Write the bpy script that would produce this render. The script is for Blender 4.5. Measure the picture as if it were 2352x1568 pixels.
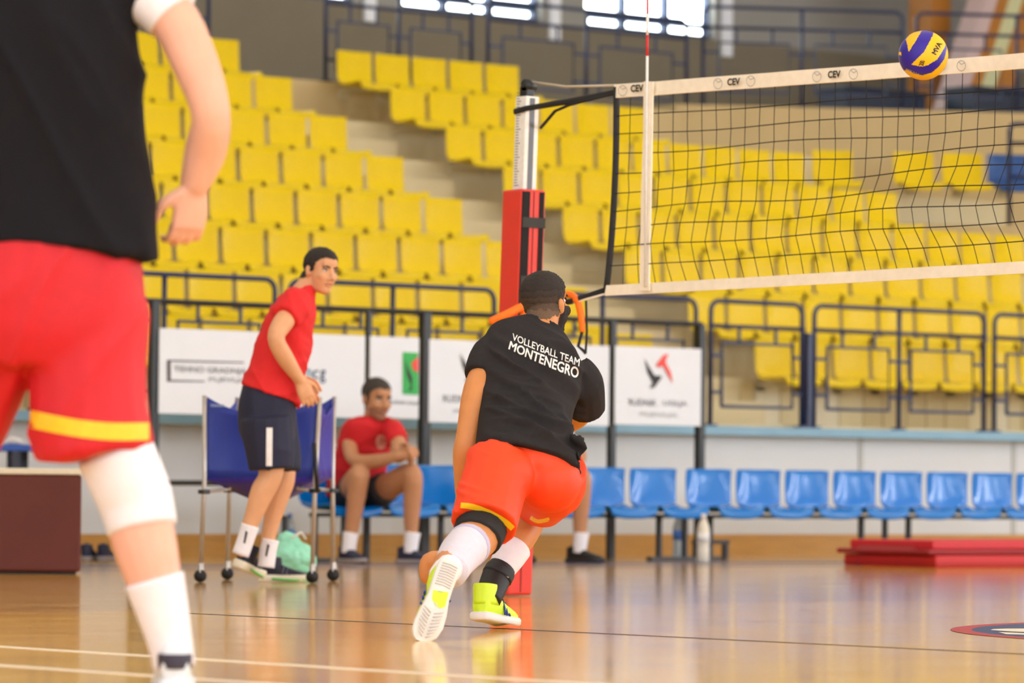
import bpy, bmesh, math, random
from mathutils import Vector, Matrix, noise
from mathutils.bvhtree import BVHTree
random.seed(7)
for o in list(bpy.data.objects): bpy.data.objects.remove(o)
SC = bpy.context.scene
COL = SC.collection

# ------------------------------------------------------------------ camera
F, A, HC, PI_, RO = 9611.6, .687, .513, .0358, .0088     # focal length in px, yaw, height, pitch, roll
RV = Vector((math.cos(A), -math.sin(A), 0)); FV = Vector((math.sin(A), math.cos(A), 0)); UZ = Vector((0, 0, 1))
fwd = FV * math.cos(PI_) + UZ * math.sin(PI_)
up0 = RV.cross(fwd)
cr = RV * math.cos(RO) + up0 * math.sin(RO)
cu = up0 * math.cos(RO) - RV * math.sin(RO)
CAMP = Vector((0, 0, HC))
cam = bpy.data.cameras.new('camera'); camo = bpy.data.objects.new('camera', cam); COL.objects.link(camo)
m = Matrix.Identity(4)
for i in range(3):
    m[i][0] = cr[i]; m[i][1] = cu[i]; m[i][2] = -fwd[i]; m[i][3] = CAMP[i]
camo.matrix_world = m
cam.sensor_width = 36; cam.lens = F / 2352 * 36; cam.clip_end = 200
cam.dof.use_dof = True; cam.dof.focus_distance = 16.3; cam.dof.aperture_fstop = 3.5
SC.camera = camo

# ------------------------------------------------------------------ world and light
w = bpy.data.worlds.new('world'); SC.world = w; w.use_nodes = True
w.node_tree.nodes['Background'].inputs[0].default_value = (.85, .93, 1, 1)
w.node_tree.nodes['Background'].inputs[1].default_value = 1.0
SC.view_settings.view_transform = 'Standard'; SC.view_settings.look = 'None'
SC.view_settings.gamma = 1; SC.view_settings.use_curve_mapping = False
SC.view_settings.exposure = -0.06
CEIL = 10.5
ORD = ['first', 'second', 'third', 'fourth', 'fifth', 'sixth', 'seventh', 'eighth', 'ninth', 'tenth', 'eleventh', 'twelfth', 'thirteenth', 'fourteenth', 'fifteenth', 'sixteenth', 'seventeenth', 'eighteenth', 'nineteenth', 'twentieth']
LAMP_W = 64.0
WINDOW_E = 10.0
REAR_E = 28.0

def ray(x, y):
    return (fwd * F + cr * (x - 1176) - cu * (y - 784)).normalized()
def PD(x, y, D):                       # point at horizontal forward distance D
    d = ray(x, y); return CAMP + d * (D / d.dot(FV))
def PV(x, y, v):                       # point on the plane y = v
    d = ray(x, y); return CAMP + d * (v / d.y)
def PU(x, y, u):
    d = ray(x, y); return CAMP + d * (u / d.x)
def PG(x, y, z=0):
    d = ray(x, y); return CAMP + d * ((z - HC) / d.z)
def PN(x, y, p, n):                    # plane through p with normal n
    d = ray(x, y); return CAMP + d * ((p - CAMP).dot(n) / d.dot(n))
def proj(p):
    q = p - CAMP; z = q.dot(fwd)
    return 1176 + F * q.dot(cr) / z, 784 - F * q.dot(cu) / z

# ------------------------------------------------------------------ materials
MATS = {}
def lin(c):
    return tuple((v / 255 / 12.92 if v / 255 < .04045 else ((v / 255 + .055) / 1.055) ** 2.4) for v in c)
def mat(name, rgb, rough=.5, metal=0, noise_amt=.06, nscale=40, bump=0, bscale=200, coat=0, spec=.5, trans=0, emit=None, es=1, sheen=0, sss=0, stretch=None):
    if name in MATS: return MATS[name]
    M = bpy.data.materials.new(name); M.use_nodes = True
    nt = M.node_tree; b = nt.nodes['Principled BSDF']; N = nt.nodes.new; L = nt.links.new
    c = lin(rgb)
    b.inputs['Roughness'].default_value = rough; b.inputs['Metallic'].default_value = metal
    b.inputs['Coat Weight'].default_value = coat; b.inputs['Coat Roughness'].default_value = .1
    b.inputs['Specular IOR Level'].default_value = spec; b.inputs['Transmission Weight'].default_value = trans
    b.inputs['Sheen Weight'].default_value = sheen
    if sss:
        b.inputs['Subsurface Weight'].default_value = sss; b.inputs['Subsurface Radius'].default_value = (.012, .005, .003); b.inputs['Subsurface Scale'].default_value = 1
    tc = N('ShaderNodeTexCoord')
    src = tc.outputs['Object']
    if stretch:
        mp = N('ShaderNodeMapping'); mp.inputs['Scale'].default_value = stretch; L(src, mp.inputs[0]); src = mp.outputs[0]
    nz = N('ShaderNodeTexNoise'); nz.inputs['Scale'].default_value = nscale; nz.inputs['Detail'].default_value = 4; L(src, nz.inputs['Vector'])
    mr = N('ShaderNodeMapRange'); mr.inputs['To Min'].default_value = 1 - noise_amt * 2; mr.inputs['To Max'].default_value = 1 + noise_amt * 2; L(nz.outputs[0], mr.inputs[0])
    mx = N('ShaderNodeVectorMath'); mx.operation = 'SCALE'; mx.inputs[0].default_value = c; L(mr.outputs[0], mx.inputs['Scale'])
    L(mx.outputs[0], b.inputs['Base Color'])
    if bump:
        n2 = N('ShaderNodeTexNoise'); n2.inputs['Scale'].default_value = bscale; n2.inputs['Detail'].default_value = 3; L(src, n2.inputs['Vector'])
        bp = N('ShaderNodeBump'); bp.inputs['Strength'].default_value = bump; bp.inputs['Distance'].default_value = .004
        L(n2.outputs[0], bp.inputs['Height']); L(bp.outputs[0], b.inputs['Normal'])
    if emit:
        b.inputs['Emission Color'].default_value = (*lin(emit), 1); b.inputs['Emission Strength'].default_value = es
    MATS[name] = M
    return M

# ------------------------------------------------------------------ mesh helpers
class MB:
    def __init__(s): s.v = []; s.f = []
    def add(s, vs, fs):
        n = len(s.v); s.v += [Vector(p) for p in vs]; s.f += [tuple(i + n for i in f) for f in fs]; return s
    def box(s, a, b):
        a, b = Vector(a), Vector(b)
        lo = Vector([min(a[i], b[i]) for i in range(3)]); hi = Vector([max(a[i], b[i]) for i in range(3)])
        vs = [(x, y, z) for z in (lo.z, hi.z) for y in (lo.y, hi.y) for x in (lo.x, hi.x)]
        return s.add(vs, [(0, 2, 3, 1), (4, 5, 7, 6), (0, 1, 5, 4), (2, 6, 7, 3), (0, 4, 6, 2), (1, 3, 7, 5)])
    def hexa(s, p):                     # 8 points, bottom 4 then top 4 (both ccw)
        return s.add(p, [(3, 2, 1, 0), (4, 5, 6, 7), (0, 1, 5, 4), (1, 2, 6, 5), (2, 3, 7, 6), (3, 0, 4, 7)])
    def prism(s, poly, ext):
        n = len(poly); e = Vector(ext); vs = [Vector(p) for p in poly] + [Vector(p) + e for p in poly]
        return s.add(vs, [tuple(range(n))[::-1], tuple(range(n, 2 * n))] + [(i, (i + 1) % n, n + (i + 1) % n, n + i) for i in range(n)])
    def rings(s, rings, cap=True):
        n = len(rings[0]); vs = [p for r in rings for p in r]; fs = []
        for k in range(len(rings) - 1):
            for i in range(n):
                j = (i + 1) % n; fs.append((k * n + i, k * n + j, (k + 1) * n + j, (k + 1) * n + i))
        if cap:
            fs.append(tuple(range(n))[::-1]); fs.append(tuple(range((len(rings) - 1) * n, len(rings) * n)))
        return s.add(vs, fs)
    def tube(s, pts, r, n=8, closed=False, flat=None):
        pts = [Vector(p) for p in pts]; m_ = len(pts)
        rad = r if isinstance(r, (list, tuple)) else [r] * m_
        R = []; prev = None
        for i, p in enumerate(pts):
            if closed: t = pts[(i + 1) % m_] - pts[i - 1]
            else: t = pts[min(i + 1, m_ - 1)] - pts[max(i - 1, 0)]
            t.normalize()
            if prev is None:
                a = Vector((0, 0, 1)) if abs(t.z) < .9 else Vector((1, 0, 0))
                a = (a - t * a.dot(t)).normalized()
            else: a = (prev - t * prev.dot(t)).normalized()
            prev = a; b = t.cross(a)
            fa, fb = flat if flat else (1, 1)
            R.append([p + (a * math.cos(2 * math.pi * k / n) * fa + b * math.sin(2 * math.pi * k / n) * fb) * rad[i] for k in range(n)])
        if closed: R.append(R[0]); return s.rings(R, cap=False)
        return s.rings(R)
    def ball(s, c, rad, ax=None, nu=16, nv=10):
        c = Vector(c); r = Vector(rad) if hasattr(rad, '__len__') else Vector((rad,) * 3)
        ax = ax or (Vector((1, 0, 0)), Vector((0, 1, 0)), Vector((0, 0, 1)))
        vs = []; fs = []
        P = lambda x, y, z: c + ax[0] * (x * r.x) + ax[1] * (y * r.y) + ax[2] * (z * r.z)
        vs.append(P(0, 0, -1))
        for j in range(1, nv):
            t = math.pi * (j / nv - .5)
            for i in range(nu):
                q = 2 * math.pi * i / nu; vs.append(P(math.cos(t) * math.cos(q), math.cos(t) * math.sin(q), math.sin(t)))
        vs.append(P(0, 0, 1)); L = len(vs) - 1
        for i in range(nu):
            j = (i + 1) % nu; fs.append((0, 1 + j, 1 + i)); o = 1 + (nv - 2) * nu; fs.append((L, o + i, o + j))
        for k in range(nv - 2):
            for i in range(nu):
                j = (i + 1) % nu; a = 1 + k * nu; fs.append((a + i, a + j, a + nu + j, a + nu + i))
        return s.add(vs, fs)
    def limb(s, pts, n=14, round_ends=True, sub=4):   # pts: (point, radius) ; smooth interpolation
        P = [(Vector(p), r) for p, r in pts]
        out = []
        for i in range(len(P) - 1):
            p0 = P[max(i - 1, 0)]; p1 = P[i]; p2 = P[i + 1]; p3 = P[min(i + 2, len(P) - 1)]
            for k in range(sub):
                t = k / sub
                f = lambda a, b, c, d: .5 * ((2 * b) + (c - a) * t + (2 * a - 5 * b + 4 * c - d) * t * t + (3 * b - a - 3 * c + d) * t ** 3)
                out.append((f(p0[0], p1[0], p2[0], p3[0]), f(p0[1], p1[1], p2[1], p3[1])))
        out.append(P[-1])
        if round_ends:
            d0 = (out[0][0] - out[1][0]).normalized(); d1 = (out[-1][0] - out[-2][0]).normalized()
            r0, r1 = out[0][1], out[-1][1]
            pre = [(out[0][0] + d0 * r0 * q, r0 * math.sqrt(max(.02, 1 - q * q))) for q in (.97, .75, .4)]
            post = [(out[-1][0] + d1 * r1 * q, r1 * math.sqrt(max(.02, 1 - q * q))) for q in (.4, .75, .97)]
            out = pre + out + post
        return s.tube([p for p, r in out], [max(r, .001) for p, r in out], n)
    def loft(s, rs, n=24, e=2.4, sub=4):     # rs: (center, avec, bvec)
        rs = [tuple(Vector(q) for q in r) for r in rs]; out = []
        for i in range(len(rs) - 1):
            p = [rs[max(i - 1, 0)], rs[i], rs[i + 1], rs[min(i + 2, len(rs) - 1)]]
            for k in range(sub):
                t = k / sub
                f = lambda a, b, c, d: .5 * ((2 * b) + (c - a) * t + (2 * a - 5 * b + 4 * c - d) * t * t + (3 * b - a - 3 * c + d) * t ** 3)
                out.append([f(*[q[j] for q in p]) for j in range(3)])
        out.append(list(rs[-1]))
        R = []
        for c, a, b in out:
            ring = []
            for k in range(n):
                q = 2 * math.pi * k / n; x, y = math.cos(q), math.sin(q)
                x = math.copysign(abs(x) ** (2 / e), x); y = math.copysign(abs(y) ** (2 / e), y)
                ring.append(c + a * x + b * y)
            R.append(ring)
        return s.rings(R)
    def mesh(s, name, off=Vector((0, 0, 0))):
        me = bpy.data.meshes.new(name); me.from_pydata([tuple(p - off) for p in s.v], [], s.f)
        bm = bmesh.new(); bm.from_mesh(me); bmesh.ops.recalc_face_normals(bm, faces=bm.faces); bm.to_mesh(me); bm.free()
        return me
    def build(s, name, M, parent=None, smooth=False, bevel=0):
        off = parent.matrix_world.translation if parent else Vector((0, 0, 0))
        return link(name, s.mesh(name, off), M, parent, smooth, bevel)
def link(name, me, M, parent=None, smooth=False, bevel=0):
    o = bpy.data.objects.new(name, me); COL.objects.link(o)
    if M and not len(me.materials): me.materials.append(M)
    if smooth:
        for p in me.polygons: p.use_smooth = True
    if bevel:
        bv = o.modifiers.new('bevel', 'BEVEL'); bv.width = bevel; bv.segments = 2; bv.limit_method = 'ANGLE'
    if parent: o.parent = parent
    return o
def thing(name, label, cat, loc=(0, 0, 0), group=None, rotz=0):
    o = bpy.data.objects.new(name, None); COL.objects.link(o); o.empty_display_size = .1
    o.location = loc; o.rotation_euler = (0, 0, rotz)
    o.matrix_world = Matrix.Translation(Vector(loc)) @ Matrix.Rotation(rotz, 4, 'Z')
    return tag(o, label, cat, group)
def tag(o, label, cat, group=None):
    o['label'] = label; o['category'] = cat
    if group: o['group'] = group
    return o
def struct(o, label=None):
    o['kind'] = 'structure'
    if label: o['label'] = label
    return o
def copy_tree(o, parent=None):
    c = o.copy(); COL.objects.link(c); c.parent = parent
    for ch in list(o.children): copy_tree(ch, c)
    return c
def evaluate(me, mods):
    o = bpy.data.objects.new('tmp', me); COL.objects.link(o)
    for t, kw in mods:
        md = o.modifiers.new(t, t)
        for k, v in kw.items(): setattr(md, k, v)
    dg = bpy.context.evaluated_depsgraph_get(); dg.update()
    r = bpy.data.meshes.new_from_object(o.evaluated_get(dg)); bpy.data.objects.remove(o)
    return r
def fuse(mb, name, voxel=.007, it=6, off=Vector((0, 0, 0))):
    me = mb.mesh(name)
    r = evaluate(me, [('REMESH', dict(mode='VOXEL', voxel_size=voxel)), ('SMOOTH', dict(factor=.5, iterations=it))])
    r.name = name
    return r
def shift(me, off):
    me.transform(Matrix.Translation(-Vector(off))); return me
def wrinkle(me, fn):
    n = [v.normal.copy() for v in me.vertices]
    for v, nn in zip(me.vertices, n): v.co += nn * fn(v.co, nn)
    me.update()
def ridge(p, sx, sy, sz, ax):      # ridged anisotropic noise in axes ax
    q = Vector((p.dot(ax[0]) * sx, p.dot(ax[1]) * sy, p.dot(ax[2]) * sz))
    return 1 - 2 * abs(noise.noise(q))
def bvh(me):
    return BVHTree.FromPolygons([v.co for v in me.vertices], [p.vertices for p in me.polygons])
def on_mesh(b, lift=.003):
    def f(x, y):
        d = ray(x, y); h = b.ray_cast(CAMP, d)
        if h[0] is None:
            return None
        return h[0] - d * lift
    return f
_tc = {}
def text2d(s, bold=.0, spacing=1.0):
    if (s, bold, spacing) in _tc: return _tc[(s, bold, spacing)]
    cu_ = bpy.data.curves.new('txt', 'FONT'); cu_.body = s; cu_.size = 1; cu_.offset = bold; cu_.resolution_u = 3; cu_.space_character = spacing
    o = bpy.data.objects.new('txt', cu_); COL.objects.link(o)
    dg = bpy.context.evaluated_depsgraph_get(); dg.update()
    me = bpy.data.meshes.new_from_object(o.evaluated_get(dg)); bpy.data.objects.remove(o)
    bm = bmesh.new(); bm.from_mesh(me); bmesh.ops.remove_doubles(bm, verts=bm.verts, dist=1e-5)
    bmesh.ops.triangulate(bm, faces=bm.faces)
    bmesh.ops.subdivide_edges(bm, edges=[e for e in bm.edges if e.calc_length() > .25], cuts=2)
    bmesh.ops.triangulate(bm, faces=bm.faces); bm.verts.index_update()
    V = [v.co.copy() for v in bm.verts]; Fc = [tuple(v.index for v in f.verts) for f in bm.faces]; bm.free()
    x0 = min(v.x for v in V); x1 = max(v.x for v in V); y0 = min(v.y for v in V); y1 = max(v.y for v in V)
    V = [((v.x - x0) / (x1 - x0), (v.y - y0) / (y1 - y0)) for v in V]
    _tc[(s, bold, spacing)] = (V, Fc); return V, Fc
def text_px(s, quad, surf, M, name, parent, bow=0, bold=.02):   # quad: pixel TL, TR, BR, BL
    V0_, F0_ = text2d(s, 0); tl, tr, br, bl = [Vector(q) for q in quad]
    bx_ = bold / max(1, len(s)) * 1.3; by_ = bold
    V = []; Fc = []
    for ox, oy in (((0, 0),) if bold == 0 else ((0, 0), (bx_, 0), (-bx_, 0), (0, by_), (0, -by_), (bx_ * .7, by_ * .7), (-bx_ * .7, -by_ * .7), (bx_ * .7, -by_ * .7), (-bx_ * .7, by_ * .7))):
        n0 = len(V); V += [(x + ox, y + oy) for x, y in V0_]; Fc += [tuple(i + n0 for i in f) for f in F0_]
    pts = []; ok = []
    for x, y in V:
        q = (bl * (1 - x) + br * x) * (1 - y) + (tl * (1 - x) + tr * x) * y
        p = surf(q.x, q.y + bow * 4 * x * (1 - x)); ok.append(p is not None); pts.append(p or CAMP)
    b = MB(); b.add(pts, [f for f in Fc if all(ok[i] for i in f)])
    off = parent.matrix_world.translation
    me = bpy.data.meshes.new(name); me.from_pydata([tuple(p - off) for p in b.v], [], b.f)
    return link(name, me, M, parent)
def poly_px(poly, surf, M, name, parent, thick=.003):
    P = [surf(*q) for q in poly]
    return MB().prism(P, -FV * thick).build(name, M, parent)

# ------------------------------------------------------------------ palette
yellow = mat('yellow_plastic', (224, 192, 0), .3, noise_amt=.03, nscale=6, spec=.18)
bluep = mat('blue_plastic', (0, 116, 200), .14, noise_amt=.02, nscale=6, spec=.4)
railblue = mat('rail_paint', (18, 34, 76), .35, noise_amt=.04)
beige = mat('beige_concrete', (206, 190, 150), .7, noise_amt=.05, nscale=3, bump=.2, bscale=30)
beige2 = mat('beige_plaster', (190, 166, 118), .75, noise_amt=.05, nscale=2)
wallw = mat('white_paint', (212, 216, 218), .6, noise_amt=.02, nscale=2)
ledgeb = mat('ledge_paint', (128, 168, 190), .5, noise_amt=.06, nscale=4)
browngrey = mat('brown_grey_wall', (124, 115, 98), .8, noise_amt=.04, nscale=2)
greyw = mat('grey_wall', (150, 148, 144), .8, noise_amt=.04, nscale=2)
blackm = mat('black_metal', (26, 28, 30), .4, noise_amt=.05)
white = mat('board_white', (226, 228, 230), .45, noise_amt=.02, nscale=3)
wood = mat('wood_trim', (190, 140, 62), .45, noise_amt=.14, nscale=6, stretch=(.6, 4, 12))
glulam = mat('glulam_wood', (176, 112, 30), .5, noise_amt=.12, nscale=5, stretch=(6, 6, .5))
cream = mat('net_cream', (250, 240, 220), .7, noise_amt=.05, nscale=25, bump=.2, bscale=120)
blackf = mat('black_fabric', (30, 29, 30), .8, noise_amt=.08, nscale=80, bump=.15, bscale=500)
steel = mat('aluminium', (196, 190, 182), .35, metal=.6, noise_amt=.04)
rubber = mat('black_rubber', (24, 24, 25), .6)
print_black = mat('print_black', (40, 38, 38), .6)
print_grey = mat('print_grey', (150, 150, 152), .6)
print_white = mat('print_white', (240, 236, 232), .6)

# ------------------------------------------------------------------ floor
def floor_mat():
    M = bpy.data.materials.new('parquet'); M.use_nodes = True; nt = M.node_tree; N = nt.nodes.new; L = nt.links.new
    b = nt.nodes['Principled BSDF']; tc = N('ShaderNodeTexCoord')
    sep = N('ShaderNodeSeparateXYZ'); L(tc.outputs['Object'], sep.inputs[0])
    br = N('ShaderNodeTexBrick'); br.inputs['Scale'].default_value = 1; br.inputs['Brick Width'].default_value = 1.4; br.inputs['Row Height'].default_value = .07
    br.inputs['Mortar Size'].default_value = .0012; br.inputs['Color1'].default_value = (*lin((246, 194, 84)), 1); br.inputs['Color2'].default_value = (*lin((230, 170, 58)), 1); br.inputs['Mortar'].default_value = (*lin((150, 100, 45)), 1)
    mp = N('ShaderNodeMapping'); mp.inputs['Rotation'].default_value = (0, 0, 0); L(tc.outputs['Object'], mp.inputs[0]); L(mp.outputs[0], br.inputs[0])
    nz = N('ShaderNodeTexNoise'); nz.inputs['Scale'].default_value = 3; m2 = N('ShaderNodeMapping'); m2.inputs['Scale'].default_value = (1, 14, 1); L(tc.outputs['Object'], m2.inputs[0]); L(m2.outputs[0], nz.inputs[0]); nz.inputs['Detail'].default_value = 6
    mr = N('ShaderNodeMapRange'); mr.inputs[3].default_value = .82; mr.inputs[4].default_value = 1.18; L(nz.outputs[0], mr.inputs[0])
    sc = N('ShaderNodeVectorMath'); sc.operation = 'SCALE'; L(br.outputs[0], sc.inputs[0]); L(mr.outputs[0], sc.inputs['Scale'])
    # the run-off outside the court is stained a greyer brown
    st = N('ShaderNodeMath'); st.operation = 'GREATER_THAN'; st.inputs[1].default_value = 14.52; L(sep.outputs[1], st.inputs[0])
    mix = N('ShaderNodeMix'); mix.data_type = 'RGBA'; mix.blend_type = 'MULTIPLY'; mix.inputs[7].default_value = (.74, .75, 1.2, 1); L(st.outputs[0], mix.inputs[0]); L(sc.outputs[0], mix.inputs[6])
    L(mix.outputs[2], b.inputs['Base Color'])
    n3 = N('ShaderNodeTexNoise'); n3.inputs['Scale'].default_value = 2.5; n3.inputs['Detail'].default_value = 5; L(tc.outputs['Object'], n3.inputs[0])
    m3 = N('ShaderNodeMapRange'); m3.inputs[3].default_value = .075; m3.inputs[4].default_value = .15; L(n3.outputs[0], m3.inputs[0]); L(m3.outputs[0], b.inputs['Roughness'])
    b.inputs['Specular IOR Level'].default_value = .32
    n4 = N('ShaderNodeTexNoise'); n4.inputs['Scale'].default_value = 9; L(tc.outputs['Object'], n4.inputs[0])
    bp = N('ShaderNodeBump'); bp.inputs['Strength'].default_value = .02; bp.inputs['Distance'].default_value = .003; L(n4.outputs[0], bp.inputs['Height']); L(bp.outputs[0], b.inputs['Normal'])
    return M
U0, U1, V0, VWALL, VBACK = -8, 44, -14, 26.1, 38.5
floor = struct(MB().box((U0, V0, -.2), (U1, VBACK, 0)).build('floor', floor_mat()), 'glossy honey parquet sports floor')
FLINE = lambda name, P, M: MB().prism([Vector((p[0], p[1], .0)) for p in P], (0, 0, .0015)).build(name, M, floor)
def strip(a, b, wd):
    a = Vector((*a, 0)); b = Vector((*b, 0)); n = (b - a).normalized().cross(UZ) * wd / 2
    return [a - n, b - n, b + n, a + n]
lw = mat('line_white', (236, 226, 206), .5, spec=.15); ld = mat('line_dark', (70, 74, 86), .5, spec=.15); lb = mat('line_blue', (62, 78, 120), .5, spec=.15); lr = mat('line_red', (176, 66, 80), .5, spec=.15); ly = mat('line_yellow', (232, 190, 40), .25)
FLINE('floor_line', strip((9.92, -10), (9.92, 14.5), .02), ld)
FLINE('floor_line', strip((7.28, -10), (7.28, 14.5), .05), lw)
FLINE('floor_line', strip((6.52, -10), (6.52, 13.3), .05), lw)
FLINE('floor_line', strip((U0, 21.85), (U1, 21.85), .10), lb)
FLINE('floor_line', strip((U0, 22.9), (U1, 22.9), .35), lb)
cc = PG(2190, 1450) + Vector((.793, -.634, 0)).normalized() * 1.8
def disc(r0, r1, name, M, n=72, z=0):
    b = MB(); ring = []
    for k in range(n):
        q = 2 * math.pi * k / n; ring.append((math.cos(q), math.sin(q)))
    if r0 == 0: b.prism([cc + Vector((x * r1, y * r1, z)) for x, y in ring], (0, 0, .0015))
    else:
        b.rings([[Vector((cc.x + x * r, cc.y + y * r, .0015 + z)) for x, y in ring] for r in (r0, r1)], cap=False)
    return b.build(name, M, floor)
disc(0, 1.72, 'court_circle', lb); disc(1.72, 1.8, 'circle_outline', lr)
V_, F_ = text2d('S', .04)
cx0 = PG(2302, 1456)
me = bpy.data.meshes.new('floor_lettering')
me.from_pydata([tuple(cx0 + RV * (x * .34) + FV * ((y - .2) * .75) + UZ * .003) for x, y in V_], [], F_)
link('floor_lettering', me, lw, floor)

# ------------------------------------------------------------------ hall shell
def slab(name, a, b, M, lab=None, kind=True, parent=None):
    o = MB().box(a, b).build(name, M, parent)
    return struct(o, lab) if kind and not parent else o
T, R_, H0, VR = .8827, .4331, 1.8801, 27.2161
UL, UR, PITCH = 23.89, 25.05, .479
DECK = lambda k: H0 - .78 + R_ * k
RISE = lambda k: VR + k * T + .16
slab('wall_lower', (U0, VWALL, 0), (U1, VWALL + .25, 1.02), wallw, 'white painted wall below the stand')
trim = slab('baseboard_lower', (U0, VWALL - .03, 0), (U1, VWALL, .17), wood, 'wooden skirting board along the white wall')
slab('trim_1', (U0, VWALL - .16, 1.0), (U1, VWALL + .3, PV(1700, 979, VWALL - .16).z), ledgeb, 'pale blue concrete ledge at the foot of the stand')
for k in range(12):                    # vertical panel joints on the low wall
    x = 12 + k * 1.9
    MB().box((x, VWALL - .012, .17), (x + .05, VWALL, 1.0)).build('joint_strip', mat('joint', (186, 188, 184), .6), bpy.data.objects['wall_lower'])
stand = []
for k in range(8):
    v0 = VWALL + .1 if k == 0 else RISE(k - 1)
    stand.append(slab('stand_step', (U0, v0, 0 if k else .9), (38, RISE(k), DECK(k)), beige, 'beige concrete stand step number %d from the front' % (k + 1)))
for k in range(7):
    slab('stair_step', (UL + .02, RISE(k) - T * .48, DECK(k)), (UR - .06, RISE(k), DECK(k) + R_ / 2), beige, None, True)
tones = [mat('riser_streak_a', (214, 196, 150), .6), mat('riser_streak_b', (196, 174, 124), .6), mat('riser_streak_c', (222, 210, 178), .6)]  # strip tones stand in for reflection streaks along the first riser
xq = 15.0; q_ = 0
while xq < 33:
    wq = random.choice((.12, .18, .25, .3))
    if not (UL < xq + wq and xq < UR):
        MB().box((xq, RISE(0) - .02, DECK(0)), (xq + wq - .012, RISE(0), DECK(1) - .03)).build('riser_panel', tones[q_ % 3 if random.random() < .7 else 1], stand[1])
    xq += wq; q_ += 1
CON = PV(750, 187, RISE(7)).z
slab('concourse_floor', (U0, RISE(7), 0), (U1, VBACK, CON), beige2, 'upper concourse deck behind the stand')
# back wall with window openings
WIN = [(925, 1244), (1344, 1640)]
def wx(px, v=VBACK): return PV(px, 60, v).x
sill = PV(1240, 50, VBACK).z
wtop = sill + 1.9
edges = []
for k in range(-2, 2):
    c0 = wx(925) + k * (wx(1344) - wx(925)); edges.append((c0, c0 + wx(1244) - wx(925)))
slab('wall_back', (U0, VBACK, 0), (U1, VBACK + .3, sill), browngrey, 'brown grey back wall of the concourse')
slab('wall_upper', (U0, VBACK, wtop), (U1, VBACK + .3, CEIL), greyw, 'grey upper back wall')
pe = U0
glass = mat('window_daylight', (255, 255, 255), .3, emit=(244, 255, 250), es=WINDOW_E)
bluew = mat('window_frame_blue', (46, 66, 108), .4)
pil = mat('sunlit_reveal_tint', (236, 240, 250), .5)  # sunlight on the window reveals is put into this bright colour
for i, (a, b) in enumerate(edges):
    slab('wall_pier', (pe, VBACK, sill), (a, VBACK + .3, wtop), greyw, None)
    pe = b
    W = MB().box((a, VBACK + .22, sill), (b, VBACK + .26, wtop)).build('window_%d' % (i + 1), glass); struct(W, 'daylit window high in the back wall')
    for q in range(4):
        x = a + (b - a) * q / 3
        MB().box((x - .04, VBACK + .1, sill), (x + .04, VBACK + .2, wtop)).build('mullion', bluew, W)
    for z in (sill + .02, sill + .16, sill + .95, wtop - .05):
        MB().box((a, VBACK + .11, z - .035), (b, VBACK + .19, z + .035)).build('transom', bluew, W)
    MB().box((b + .1, VBACK - .05, sill - .2), (b + .26, VBACK, wtop)).build('reveal_strip', pil, W)
slab('wall_pier', (pe, VBACK, sill), (U1, VBACK + .3, wtop), greyw, None)
slab('wall_left', (U0 - .3, V0, 0), (U0, VBACK, CEIL), wallw, 'white left hall wall')
slab('wall_right', (U1, V0, 0), (U1 + .3, VBACK, CEIL), wallw, 'white right hall wall')
slab('wall_rear', (U0, V0 - .3, 0), (U1, V0, CEIL), wallw, 'white wall behind the camera')
slab('ceiling', (U0, V0 - .3, CEIL), (U1, VBACK + .3, CEIL + .2), mat('ceiling_white', (214, 212, 206), .8), 'hall ceiling')
rw = mat('rear_daylight', (255, 255, 255), .4, emit=(226, 238, 255), es=REAR_E)
left_fill = mat('left_fill_glow', (255, 255, 255), .4, emit=(226, 238, 255), es=REAR_E * .15)  # unseen left windows, added to brighten surfaces facing the camera
for i in range(5):
    y = V0 + 3 + i * 6.0
    o = MB().box((U0 + .02, y, 3.0), (U0 + .06, y + 3.6, 8.6)).build('window_%d' % (i + 50), left_fill); struct(o, 'unseen glowing window added on the left hall wall as fill light')
    o = MB().box((U1 - .06, y, 3.0), (U1 - .02, y + 1.3, 8.6)).build('window_%d' % (i + 40), rw); struct(o, 'unseen tall window added on the right hall wall for chair highlights')  # unseen right windows, put in to give the blue chairs highlights
for i in range(7):
    x = U0 + 3 + i * 7.2
    o = MB().box((x, V0 + .02, 2.6), (x + 1.3, V0 + .06, 8.6)).build('window_%d' % (i + 20), rw); struct(o, 'tall daylit window behind the camera')
# ceiling luminaires
lampm = mat('lamp_diffuser', (255, 255, 255), .5, emit=(255, 247, 232), es=6)
for i in range(6):
    for j in range(6):
        x, y = 0 + i * 7.2, -8 + j * 7.4
        t = thing('ceiling_luminaire', 'rectangular ceiling luminaire, %s from the rear wall in the %s line from the left' % (ORD[j], ORD[i]), 'lamp', (x, y, CEIL - .12), 'ceiling luminaires of the hall')
        MB().box((x - 1.3, y - .45, CEIL - .12), (x + 1.3, y + .45, CEIL)).build('housing', steel, t)
        MB().box((x - 1.2, y - .38, CEIL - .13), (x + 1.2, y + .38, CEIL - .12)).build('diffuser', lampm, t)
        L_ = bpy.data.lights.new('luminaire_light', 'AREA'); L_.shape = 'RECTANGLE'; L_.size = 2.4; L_.size_y = .76; L_.energy = LAMP_W; L_.color = (.90, .955, 1)
        lo = bpy.data.objects.new('luminaire_light', L_); COL.objects.link(lo); lo.location = (0, 0, -.03); lo.parent = t

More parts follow.
